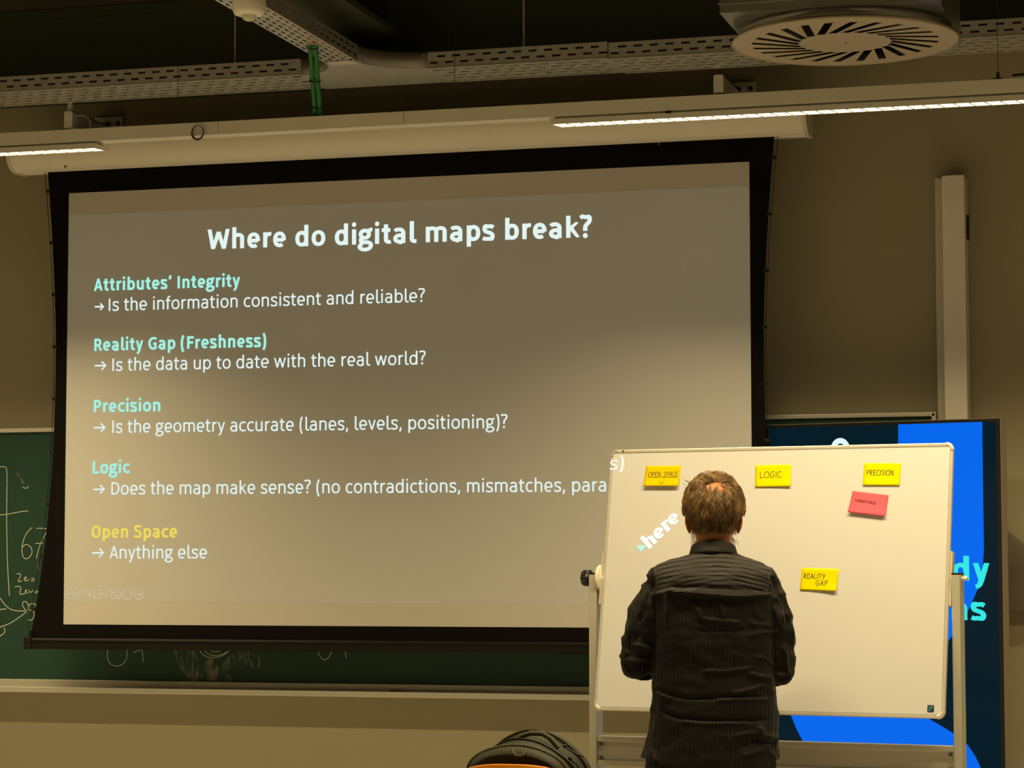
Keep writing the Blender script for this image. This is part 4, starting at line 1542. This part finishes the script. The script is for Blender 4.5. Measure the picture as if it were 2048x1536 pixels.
mb.tube([at(1026, 1499, 7.185), at(1027, 1507, 7.165), at(1033, 1512, 7.160), at(1045, 1512, 7.160), at(1050, 1507, 7.165), at(1051, 1499, 7.185)], .005, 8)
build('daisy_loop', mb, M['olive_light'], fpk)
for P in (((1130, 1492), (1137, 1499), (1146, 1503), (1153, 1508), (1168, 1513)), ((1140, 1517), (1146, 1524), (1153, 1528), (1158, 1536))):
    P = [at(x, y, 7.30) for x, y in P]
    z_ = build('zip_pull', MB().tube(P, .0028, 6), M['black'], bp)
    build('cord_lock', MB().ball(P[0], .007, seg=10), M['black'], z_)

# ------------------------------------------------------------------ the man
PX, PY = -1.493, 7.60
MROT = math.atan2(1.493, 7.60)
man = thing('person', 'man with greying brown hair in a black striped shirt, facing the whiteboard', 'person', (PX, PY, 0), MROT)
MI = Matrix.Translation((PX, PY, 0)) @ Matrix.Rotation(MROT, 4, 'Z')


def bk(px, py):
    """picture measure to the man's own frame (x across his back, z up)"""
    return (px - 1430) / 635.0, 1.45 - (py - 1132) / 635.0


def sring(z, cx, cy, rx, ry, e=2.4, n=40, tilt=0.0):
    out = []
    for k in range(n):
        q = 2 * math.pi * k / n
        c_, s_ = math.cos(q), math.sin(q)
        x = rx * math.copysign(abs(c_) ** (2 / e), c_)
        y = ry * math.copysign(abs(s_) ** (2 / e), s_)
        out.append(Vector((cx + x, cy + y, z + tilt * y)))
    return out


def limb(path, rad, seg=18):
    """tube with rounded ends, finely sampled"""
    P = [Vector(p) for p in path]
    Q, Rr = [], []
    for i in range(len(P) - 1):
        for k in range(6):
            f_ = k / 6
            f2 = f_ * f_ * (3 - 2 * f_)
            Q.append(P[i] * (1 - f_) + P[i + 1] * f_)
            Rr.append(rad[i] * (1 - f2) + rad[i + 1] * f2)
    Q.append(P[-1]); Rr.append(rad[-1])
    mb = MB().tube(Q, Rr, seg)
    mb2 = MB().ball(P[0], rad[0], seg=seg).ball(P[-1], rad[-1], seg=seg)
    for p, r_ in zip(P[1:-1], rad[1:-1]):
        mb2.ball(p, r_ * .99, seg=seg)
    mb.add(mb2.v, mb2.f, True)
    return mb


def merge(*mbs):
    o_ = MB()
    for q in mbs:
        o_.add(q.v, q.f, True)
    return o_


def fused(name, mb, voxel, smooth=6, fac=.5):
    """one continuous surface out of overlapping closed shapes; returns plain vertex and face lists"""
    me = bpy.data.meshes.new(name)
    me.from_pydata([tuple(v) for v in mb.v], [], mb.f)
    bm_ = bmesh.new()
    bm_.from_mesh(me)
    bmesh.ops.remove_doubles(bm_, verts=bm_.verts, dist=1e-6)
    bmesh.ops.recalc_face_normals(bm_, faces=bm_.faces)
    bm_.to_mesh(me)
    bm_.free()
    ob = bpy.data.objects.new(name, me)
    C.objects.link(ob)
    r_ = ob.modifiers.new('r', 'REMESH'); r_.mode = 'VOXEL'; r_.voxel_size = voxel
    s_ = ob.modifiers.new('s', 'SMOOTH'); s_.iterations = smooth; s_.factor = fac
    dg = bpy.context.evaluated_depsgraph_get()
    ev = ob.evaluated_get(dg)
    m2_ = ev.to_mesh()
    vs_ = [v.co.copy() for v in m2_.vertices]
    ns_ = [v.normal.copy() for v in m2_.vertices]
    fs_ = [list(p.vertices) for p in m2_.polygons]
    ev.to_mesh_clear()
    bpy.data.objects.remove(ob)
    bpy.data.meshes.remove(me)
    return vs_, ns_, fs_


def person_part(name, vs_, fs_, m, parent, smooth=True, mods='open'):
    mb = MB()
    mb.add([MI @ v for v in vs_], fs_, smooth)
    return build(name, mb, m, parent, mods=mods)


# joints
SHL, SHR = Vector((-.166, .005, 1.386)), Vector((.154, .005, 1.384))
ELL, ELR = Vector((-.246, -.015, 1.150)), Vector((.205, -.010, 1.125))
WRL, WRR = Vector((-.135, .205, 1.185)), Vector((.105, .205, 1.165))
HC = Vector((.0, .055, 1.640))                       # head centre


def hand(w, side):
    """palm, four bent fingers and a thumb; side -1 = left"""
    fwd = Vector((-side * .35, .75, .45)).normalized()
    acr = Vector((-side * .8, -.45, .15)); acr = (acr - fwd * acr.dot(fwd)).normalized()
    nrm = fwd.cross(acr)
    out = [limb([w, w + fwd * .045, w + fwd * .085], [.026, .030, .026], 14)]
    out.append(limb([w + fwd * .03 + acr * .022, w + fwd * .085 + acr * .028], [.018, .016], 12))
    out.append(limb([w + fwd * .03 - acr * .022, w + fwd * .085 - acr * .028], [.018, .016], 12))
    for k, ln in enumerate((.070, .080, .074, .058)):
        o_ = w + fwd * .085 + acr * (.030 - .020 * k)
        a = o_ + fwd * (ln * .45) + nrm * (-side * .008)
        b_ = a + (fwd * .8 + nrm * (-side * .6)).normalized() * ln * .32
        c_ = b_ + (fwd * .3 + nrm * (-side * .95)).normalized() * ln * .28
        out.append(limb([o_, a, b_, c_], [.0092, .0088, .0082, .0072], 10))
    o_ = w + fwd * .025 + acr * .030
    out.append(limb([o_, o_ + (acr * .75 + fwd * .6).normalized() * .035, o_ + (acr * .4 + fwd * .9).normalized() * .065 + nrm * (-side * .01)], [.013, .0105, .0085], 10))
    return merge(*out)


# body: one skin surface (head, neck, trunk, arms, hands, legs)
skull = MB()
rg = []
for z, cy, rx, ry, e in ((1.508, .115, .030, .030, 2), (1.518, .105, .046, .052, 2.1), (1.540, .080, .058, .075, 2.1), (1.570, .065, .067, .090, 2.1), (1.605, .058, .0735, .097, 2.1),
                         (1.645, .054, .0765, .100, 2.1), (1.678, .0525, .0726, .0920, 2.1), (1.698, .053, .0618, .0768, 2.0), (1.712, .0545, .0446, .0547, 2.0), (1.7205, .056, .021, .0268, 2.0)):
    rg.append(sring(z, 0, cy, rx, ry, e, 32, -.10))
skull.loft(rg)
face = [limb([(0, .158, 1.625), (0, .178, 1.588)], [.010, .014], 10), limb([(-.03, .140, 1.645), (.03, .140, 1.645)], [.014, .014], 10),
        limb([(-.022, .148, 1.548), (.022, .148, 1.548)], [.010, .010], 10), limb([(-.02, .135, 1.522), (.02, .135, 1.522)], [.018, .018], 10)]
ears = []
for sx_ in (-1, 1):
    er = MB()
    ex, ez = Vector((sx_ * .52, -.85, 0)).normalized(), Vector((sx_ * .16, .10, 1)).normalized()
    en = ex.cross(ez).normalized()
    ec = Vector((sx_ * .0795, .046, 1.583))
    rgs = []
    for i in range(13):
        q = -math.pi / 2 + math.pi * i / 12
        wd = .0185 * max(.05, math.cos(q)) * (1 + .18 * math.sin(q))
        rgs.append([ec + ez * (.0345 * math.sin(q)) + ex * (wd * math.cos(a) + .003) + en * (.0048 * max(.25, math.cos(q)) * math.sin(a)) for a in [2 * math.pi * k / 18 for k in range(18)]])
    er.loft(rgs)
    ears.append(er)
    ears.append(limb([Vector((sx_ * .066, .058, 1.590)), Vector((sx_ * .079, .055, 1.588))], [.014, .007], 12))
neck = limb([(0, .050, 1.60), (0, .040, 1.53), (0, .022, 1.45)], [.056, .057, .066], 24)
trunk = MB().loft([sring(z, cx, cy, rx, ry, 2.5) for z, cx, cy, rx, ry in ((.82, -.003, 0, .165, .11), (.95, -.003, 0, .168, .108), (1.10, -.003, 0, .165, .105), (1.25, -.003, 0, .165, .10), (1.36, -.003, 0, .165, .088), (1.42, -.003, .005, .13, .07), (1.46, 0, .015, .07, .055))])
arms = [limb([SHL, ELL, WRL], [.045, .038, .026]), limb([SHR, ELR, WRR], [.045, .038, .026]), hand(WRL, -1), hand(WRR, 1)]
legs = [limb([(sx_ * .09, .0, .86), (sx_ * .10, .015, .48), (sx_ * .105, -.005, .09)], [.082, .052, .036]) for sx_ in (-1, 1)]
feet = [limb([(sx_ * .107, -.015, .06), (sx_ * .115, .13, .038)], [.034, .028]) for sx_ in (-1, 1)]
vs_, ns_, fs_ = fused('body', merge(skull, *face, *ears, neck, trunk, *arms, *legs, *feet), .0045, 5)
body = person_part('body', vs_, fs_, M['skin'], man)
for sx_ in (-1, 1):
    e_ = MB().ball(MI @ Vector((sx_ * .03, .143, 1.625)), .0125, seg=14)
    build('eye', e_, M['eye'], body)

# trousers and shoes
tr = merge(MB().loft([sring(z, -.018, cy, rx, ry, 2.6) for z, cy, rx, ry in ((.66, 0, .172, .10), (.70, 0, .188, .120), (.76, 0, .200, .130), (.80, 0, .206, .130), (.845, 0, .200, .126), (.90, 0, .180, .118), (1.0, 0, .175, .112))]),
           *[limb([(sx_ * .092, .0, .83), (sx_ * .102, .015, .48), (sx_ * .107, -.005, .13), (sx_ * .107, -.002, .075)], [.100, .075, .066, .064]) for sx_ in (-1, 1)])
vs_, ns_, fs_ = fused('trousers', tr, .008, 6)
person_part('trousers', vs_, fs_, M['trouser'], man)
for sx_ in (-1, 1):
    sh_ = merge(limb([(sx_ * .107, -.045, .048), (sx_ * .112, .03, .048), (sx_ * .120, .165, .034)], [.047, .046, .032]))
    vs_, ns_, fs_ = fused('shoe', sh_, .006, 4)
    vs_ = [Vector((v.x, v.y, max(v.z, 0.001))) for v in vs_]
    person_part('shoe', vs_, fs_, M['shoe'], man)

# shirt: trunk and sleeves in one cloth surface, then creased
rows = [(1575, 1284, 1556, .137), (1538, 1284, 1556, .137), (1512, 1282, 1557, .137), (1490, 1290, 1554, .135), (1462, 1297, 1555, .134), (1430, 1300, 1556, .132), (1400, 1302, 1553, .130), (1370, 1303, 1549, .128), (1330, 1304, 1550, .128), (1290, 1304, 1551, .130),
        (1250, 1303, 1552, .130), (1215, 1302, 1553, .127), (1185, 1300, 1554, .122), (1165, 1299, 1553, .115), (1148, 1296, 1555, .106), (1136, 1304, 1545, .096), (1126, 1320, 1528, .088), (1116, 1346, 1504, .080), (1107, 1380, 1478, .070), (1100, 1398, 1460, .060)]
rg = []
for py, l_, r__, ry in rows:
    xl, z = bk(l_, py)
    xr, z = bk(r__, py)
    q = (1150 - py) / 40 if py < 1150 else 0
    rg.append(sring(z, (xl + xr) / 2, .0 + .018 * max(0, q), (xr - xl) / 2, ry, 2.5, 56))
trunk = MB().loft(rg)
sl_l = limb([SHL + Vector((.006, 0, -.002)), Vector((-.215, -.012, 1.30)), ELL, ELL * .45 + WRL * .55], [.056, .060, .052, .055], 22)
sl_r = limb([SHR + Vector((-.006, 0, -.002)), Vector((.187, -.010, 1.29)), ELR, ELR * .45 + WRR * .55], [.056, .058, .046, .052], 22)
vs_, ns_, fs_ = fused('shirt', merge(trunk, sl_l, sl_r), .0045, 10)


def cpx(cx, cy, sc_, ox, oy):
    return bk(ox + cx / sc_, oy + cy / sc_)


# creases: polyline in the man's frame, height, half width; positive stands out
CRE = []


def crease(pts, amp, w, src=(1150, 860, 2.272)):
    CRE.append(([cpx(x, y, src[2], src[0], src[1]) for x, y in pts], amp, w))


A_ = (1280, 1090, 6.144)
B_ = (1230, 1280, 5.251)
crease([(320, 545), (560, 575), (900, 602), (1180, 625), (1400, 612), (1605, 600)], .015, .0055, A_)
crease([(320, 500), (700, 500), (1150, 530), (1600, 560)], -.006, .009, A_)
crease([(325, 550), (345, 680), (350, 860)], .009, .006, A_)
crease([(130, 660), (150, 800), (170, 1000), (185, 1200)], .008, .007, A_)
crease([(150, 640), (220, 595), (320, 570)], .008, .007, A_)
crease([(1620, 620), (1710, 680), (1755, 780), (1740, 950)], .008, .006, A_)
crease([(1610, 600), (1640, 760), (1700, 930), (1745, 1030)], .006, .007, A_)
crease([(745, 880), (880, 905), (1100, 920), (1240, 940)], .005, .005, A_)
crease([(1330, 940), (1480, 960), (1620, 975)], .005, .005, A_)
crease([(700, 1025), (1000, 1035), (1300, 1020)], -.004, .006, A_)
crease([(1300, 1090), (1500, 1060), (1700, 1050)], .004, .005, A_)
crease([(670, 680), (720, 780), (750, 880)], .004, .008, A_)
crease([(960, 650), (1010, 760), (1030, 880)], .004, .01, A_)
crease([(1400, 640), (1420, 800), (1500, 900)], .004, .01, A_)
crease([(920, 300), (1180, 300), (1480, 260)], .005, .004, B_)
crease([(1440, 150), (1560, 165), (1660, 250)], .005, .004, B_)
crease([(1380, 310), (1500, 350), (1660, 385)], .007, .006, B_)
crease([(1220, 530), (1400, 490), (1570, 440)], .006, .005, B_)
crease([(420, 480), (560, 540), (760, 575), (1000, 570), (1300, 555), (1620, 570)], -.007, .006, B_)
crease([(440, 510), (520, 560), (600, 580)], .005, .006, B_)
crease([(1050, 590), (1250, 580), (1640, 590)], .005, .006, B_)
crease([(480, 715), (650, 770), (900, 800), (1200, 800), (1620, 800)], -.008, .006, B_)
crease([(700, 815), (1000, 825), (1400, 820)], .004, .008, B_)
crease([(1640, 400), (1610, 480), (1660, 560)], .008, .01, B_)
crease([(1500, 850), (1530, 960), (1640, 1000), (1700, 1010)], .010, .011, B_)
crease([(1240, 960), (1400, 935), (1500, 940)], .005, .006, B_)
crease([(1300, 1080), (1460, 1010), (1580, 1010), (1690, 1040)], -.008, .009, B_)
crease([(1320, 1170), (1480, 1120), (1620, 1080)], .006, .009, B_)
crease([(340, 1060), (400, 1150), (440, 1240)], .006, .006, B_)
crease([(1600, 1130), (1660, 1190), (1700, 1230)], .006, .006, B_)
crease([(400, 400), (480, 500), (500, 620)], .004, .008, B_)
# sleeves
crease([(110, 560), (60, 680), (20, 850)], .009, .007, A_)
crease([(180, 420), (130, 600), (60, 800), (0, 960)], -.008, .007, A_)
crease([(100, 340), (60, 420), (30, 520)], .008, .008, A_)
crease([(1560, 250), (1640, 430), (1700, 620), (1760, 800), (1840, 1000)], -.008, .006, A_)
crease([(1700, 560), (1760, 660), (1880, 920)], .008, .006, A_)
crease([(1690, 380), (1740, 520), (1760, 640)], .007, .006, A_)
crease([(1770, 780), (1850, 1000), (1870, 1250)], .007, .006, A_)
crease([(200, 30), (300, 50), (390, 80)], .009, .005, B_)
crease([(100, -60), (110, 60), (140, 150)], .008, .006, B_)
crease([(170, -80), (160, 60), (200, 170)], -.007, .006, B_)
crease([(280, -40), (260, 90), (240, 190)], .008, .007, B_)
crease([(60, 150), (130, 200), (250, 205), (400, 190)], .008, .007, B_)
crease([(70, 200), (140, 260), (190, 300), (300, 230), (400, 210)], -.008, .006, B_)
crease([(45, 90), (55, 130), (70, 170)], .004, .012, B_)
crease([(1760, 40), (1790, 180), (1800, 330)], .008, .006, B_)
crease([(1890, 150), (1885, 215), (1870, 270)], .004, .012, B_)
crease([(1690, 380), (1760, 390), (1830, 350)], -.008, .005, B_)
crease([(1690, 350), (1760, 355), (1840, 310)], .007, .006, B_)


def seg_d(px_, pz_, a, b_):
    ax_, az_ = a
    bx_, bz_ = b_
    dx, dz = bx_ - ax_, bz_ - az_
    L2_ = dx * dx + dz * dz
    t_ = max(0, min(1, ((px_ - ax_) * dx + (pz_ - az_) * dz) / L2_)) if L2_ else 0
    return math.hypot(px_ - ax_ - dx * t_, pz_ - az_ - dz * t_), t_


boxes = []
for pts, amp, w in CRE:
    xs = [p[0] for p in pts]; zz = [p[1] for p in pts]
    boxes.append((min(xs) - 3 * w, max(xs) + 3 * w, min(zz) - 3 * w, max(zz) + 3 * w))
out = []
for v, n_ in zip(vs_, ns_):
    d = .0035 * noise.noise(Vector((v.x * 9, v.y * 9, v.z * 11))) + .0022 * noise.noise(Vector((v.x * 26 + 5, v.y * 26, v.z * 34)))
    if abs(v.x) > .185 or v.y > .02:
        d += .005 * noise.noise(Vector((v.x * 18, v.y * 18 + 3, v.z * 30)))
    # fine pleats across the shoulders
    if v.z > 1.38 and abs(v.x) < .18:
        d += .0009 * math.sin(2 * math.pi * (v.z + .95 * v.x * v.x + .02 * noise.noise(v * 7)) / .0142)
    if n_.y < .1:
        for (pts, amp, w), bx_ in zip(CRE, boxes):
            if bx_[0] < v.x < bx_[1] and bx_[2] < v.z < bx_[3]:
                best, nseg = 9, len(pts) - 1
                pos = 0
                for i in range(nseg):
                    dd, tt = seg_d(v.x, v.z, pts[i], pts[i + 1])
                    if dd < best:
                        best, pos = dd, (i + tt) / nseg
                taper = min(1, pos / .12 + .15, (1 - pos) / .12 + .15)
                d += amp * taper * math.exp(-(best / w) ** 2)
    out.append(v + n_ * d)
# hem: the shirt tails end in a shallow curve, higher at the sides
zhem = lambda x: .795 + .058 * min(1, abs(x + .015) / .205) ** 3


def split(vs_, fs_, test):
    keep, rest = [], []
    for f_ in fs_:
        c_ = sum((vs_[i] for i in f_), Vector()) / len(f_)
        (keep if test(c_) else rest).append(f_)

    def pack(fl):
        idx = {}
        o_, ff = [], []
        for f_ in fl:
            nf = []
            for i in f_:
                if i not in idx:
                    idx[i] = len(o_)
                    o_.append(vs_[i])
                nf.append(idx[i])
            ff.append(nf)
        return o_, ff
    return pack(keep), pack(rest)


def is_yoke(c_):
    # the seam dips a little to the middle of the back; sleeves start beyond the shoulder seam
    lim = 1.374 - .12 * max(0, abs(c_.x + .005) - .11)
    return c_.z > lim and abs(c_.x + .006) < .185 + (1.45 - c_.z) * -.15 and c_.y < .11


fs_ = [f_ for f_ in fs_ if sum(out[i].z - zhem(out[i].x) for i in f_) > 0]
(yv, yf), (sv, sf) = split(out, fs_, is_yoke)
shirt = person_part('shirt', sv, sf, M['shirt'], man)
person_part('yoke', yv, yf, M['yoke'], shirt)
# collar: a stand with a folded fall
cl = MB()
rgs = []
for z, cy, rx, ry, tl in ((1.505, .036, .0640, .066, -.28), (1.513, .036, .0665, .069, -.28), (1.511, .036, .0700, .073, -.27), (1.500, .033, .0735, .0775, -.22), (1.490, .030, .0765, .082, -.16), (1.484, .029, .0785, .084, -.14), (1.481, .029, .0760, .081, -.14), (1.490, .033, .068, .071, -.20)):
    rgs.append(sring(z, -.002, cy, rx, ry, 2.1, 48, tl))
cl.loft(rgs, caps=False)
person_part('collar', cl.v, cl.f, M['collar'], shirt)
# rolled cuffs at the elbows
for E_, W_, r_ in ((ELL, WRL, .061), (ELR, WRR, .055)):
    d = (W_ - E_).normalized()
    ref = Vector((1, 0, 0)); u_ = d.cross(ref).normalized(); w_ = d.cross(u_)
    rgs = []
    for h, rr in ((.035, .90), (.028, 1.0), (.045, 1.06), (.075, 1.07), (.105, 1.05), (.118, 1.0), (.116, .86), (.10, .80)):
        rgs.append([E_ + d * h + (u_ * math.cos(q) + w_ * math.sin(q)) * (r_ * rr * (1 + .04 * math.sin(3 * q + h * 60))) for q in [2 * math.pi * i / 36 for i in range(36)]])
    cf = MB().loft(rgs, caps=False)
    person_part('rolled_cuff', cf.v, cf.f, M['shirt'], shirt)


# hair: an under-layer on the skull and many locks that leave the crown in a whorl
HCc = Vector((0, .054, 1.640))
RX, RY, RZ = .0775, .1015, .0925


def on_head(d, add=0.0):
    rz = RZ if d.z > 0 else .14
    k = 1.0 / math.sqrt((d.x / RX) ** 2 + (d.y / RY) ** 2 + (d.z / rz) ** 2)
    return HCc + d * (k + add)


def hairline(p):
    """how far down the hair grows at this place (lowest z)"""
    lo = 1.556 + .012 * min(1, abs(p.x) / .05)            # nape
    if abs(p.x) > .069 or p.y > .03:
        lo = 1.606 + .3 * max(0, p.y - .012)              # over the ears
    if p.y > .105:
        lo = 1.69                                         # forehead
    return lo


CROWN = on_head(Vector((.06, -.70, .72)).normalized())
nt_, np_ = 40, 80
vs_, fs_ = [], []
for i in range(nt_ + 1):
    th = math.pi * .74 * i / nt_
    for j in range(np_):
        ph = 2 * math.pi * j / np_
        d = Vector((math.sin(th) * math.sin(ph), -math.sin(th) * math.cos(ph), math.cos(th)))
        p = on_head(d)
        rc = (p - CROWN).length
        edge = min(1, max(0, (p.z - hairline(p)) / .03))
        add = .0005 + (.0045 * min(1, max(0, (rc - .008) / .04)) + .002 * noise.noise(p * 50) + (.003 if abs(d.x) > .55 else 0)) * edge
        vs_.append(on_head(d, add))
for i in range(nt_):
    for j in range(np_):
        a = [i * np_ + j, i * np_ + (j + 1) % np_, (i + 1) * np_ + (j + 1) % np_, (i + 1) * np_ + j]
        c_ = sum((vs_[q] for q in a), Vector()) / 4
        if c_.z < hairline(c_) + .004 * noise.noise(c_ * 160):
            continue
        if (c_ - CROWN).length < .0155 + .009 * noise.noise(c_ * 130):          # thin at the crown
            continue
        fs_.append(a)
und = person_part('hair', vs_, fs_, M['hair2'], man)
shades = {'hair1': MB(), 'hair2': MB(), 'hair3': MB()}
hr = random.Random(11)


def strand(mb, pts, r0):
    n = len(pts)
    mb.tube(pts, [r0 * (1 - .8 * (i / (n - 1)) ** 1.5) for i in range(n)], 4, caps=False)


def lock(p, d, n_str, key):
    """a small lock: strands that share one wave"""
    rc = (p - CROWN).length
    away = p - CROWN
    away = away - d * away.dot(d)
    away = away.normalized() if away.length > 1e-5 else Vector((1, 0, 0))
    swirl = d.cross(away) * (.8 * math.exp(-rc / .05) - .1 + .55 * noise.noise(p * 16))
    down = Vector((0, 0, -1)); down = down - d * down.dot(d)
    base = (away + swirl + down * (.25 + 3.0 * max(0, rc - .02) / .1) + Vector((hr.gauss(0, .22), hr.gauss(0, .22), hr.gauss(0, .22)))).normalized()
    low = min(1, max(0, (1.64 - p.z) / .08))
    ln = hr.uniform(.050, .082) * (1 - .45 * low)
    if rc < .03:
        ln *= .62
    lift = (.0030 + .0050 * min(1, rc / .04)) * hr.uniform(.6, 1.45) * (1 - .15 * low)
    curl = hr.gauss(0, .55)
    side_v = d.cross(base)
    for s_ in range(n_str):
        o_ = Vector((hr.gauss(0, .0022), hr.gauss(0, .0022), hr.gauss(0, .0022)))
        q = p + o_
        q = on_head((q - HCc).normalized())
        if q.z < hairline(q) - .002:
            continue
        dv = (base + d * .8 + o_ * 60).normalized()
        pts = []
        kn = 9
        c2_ = curl + hr.gauss(0, .35)
        for i in range(kn):
            pts.append(q.copy())
            dd = (q - HCc).normalized()
            h = (q - on_head(dd)).dot(dd)
            dv = (dv + dd * ((lift * (.75 + .35 * i / kn) - h) * 40) + side_v * c2_ * .14 + Vector((0, 0, -.06))).normalized()
            q = q + dv * (ln / (kn - 1))
            if q.z < 1.548 or (q.z < 1.608 and abs(q.x) > .0715 + .5 * max(0, q.z - 1.575)):
                break
        if len(pts) > 3:
            strand(shades[key], pts, hr.uniform(.00036, .00068))


count = 0
while count < 1250:
    th = math.acos(1 - hr.random() * 1.62)
    ph = hr.uniform(-math.pi, math.pi)
    d = Vector((math.sin(th) * math.sin(ph), -math.sin(th) * math.cos(ph), math.cos(th)))
    p = on_head(d)
    if p.z < hairline(p):
        continue
    rc = (p - CROWN).length
    if rc < .016 and hr.random() < .25:
        continue
    count += 1
    g_ = min(1, max(0, (1.675 - p.z) / .09))
    sh_ = hr.random()
    key = 'hair3' if sh_ < .34 - .24 * g_ else 'hair2' if sh_ < .50 + .25 * g_ else 'hair1'
    lock(p, d, 6, key)
# fine hairs over the nape below the cut, and a few that stand off the outline
for k in range(420):
    x = hr.uniform(-.058, .058)
    p = on_head(Vector((x, -.075, hr.uniform(-.072, -.055))).normalized())
    e = Vector((hr.gauss(0, .003), -.002, hr.uniform(-.020, -.008)))
    strand(shades['hair2' if k % 3 else 'hair1'], [p + Vector((0, -.001, .004)), p + e * .5 + Vector((0, -.003, 0)), p + e + Vector((0, .001, 0))], .0006)
for (px, py), (dx, dz) in (((1484, 985), (.014, -.010)), ((1482, 990), (.010, -.018)), ((1478, 975), (.016, .002)), ((1468, 962), (.022, .004)), ((1380, 962), (-.014, .010)), ((1378, 972), (-.012, .006)), ((1374, 1000), (-.006, -.012)), ((1450, 950), (.014, .008)), ((1440, 948), (.02, .003)), ((1482, 980), (.014, -.004)), ((1400, 954), (-.012, .009))):
    for k in range(4):
        x, z = bk(px + hr.uniform(-5, 5), py + hr.uniform(-4, 4))
        x *= .93
        p = Vector((x, .03 + hr.uniform(-.02, .02), z - .004))
        e = Vector((dx + hr.gauss(0, .005), hr.gauss(0, .006), dz + hr.gauss(0, .005)))
        strand(shades['hair1' if k % 2 else 'hair2'], [p, p + e * .4 + Vector((0, 0, .002)), p + e * .75 + Vector((0, 0, .001)), p + e], .0006)
for key, lb in (('hair1', 'brown locks'), ('hair2', 'dark brown locks'), ('hair3', 'light sandy locks')):
    o = person_part('hair_locks', shades[key].v, shades[key].f, M[key], und)
    o['label'] = lb
    o['kind'] = 'stuff'
# beard wisps that show beside the jaw
bd = MB()
for sx_, n in ((-1, 46), (1, 16)):
    for k in range(n):
        p = Vector((sx_ * hr.uniform(.058, .068), hr.uniform(.085, .12), hr.uniform(1.525, 1.565)))
        e = Vector((sx_ * hr.uniform(.002, .014), hr.gauss(0, .004), hr.uniform(-.024, -.004)))
        strand(bd, [p, p + e * .5 + Vector((sx_ * .003, 0, 0)), p + e], .0004)
for k in range(260):
    a = hr.uniform(-1.2, 1.2)
    p = Vector((.062 * math.sin(a), .075 + .075 * math.cos(a), hr.uniform(1.508, 1.55)))
    e = Vector((.012 * math.sin(a), .012 * math.cos(a), hr.uniform(-.03, -.01)))
    strand(bd, [p, p + e * .5, p + e], .0007)
o = person_part('beard', bd.v, bd.f, M['beard'], man)
o['kind'] = 'stuff'
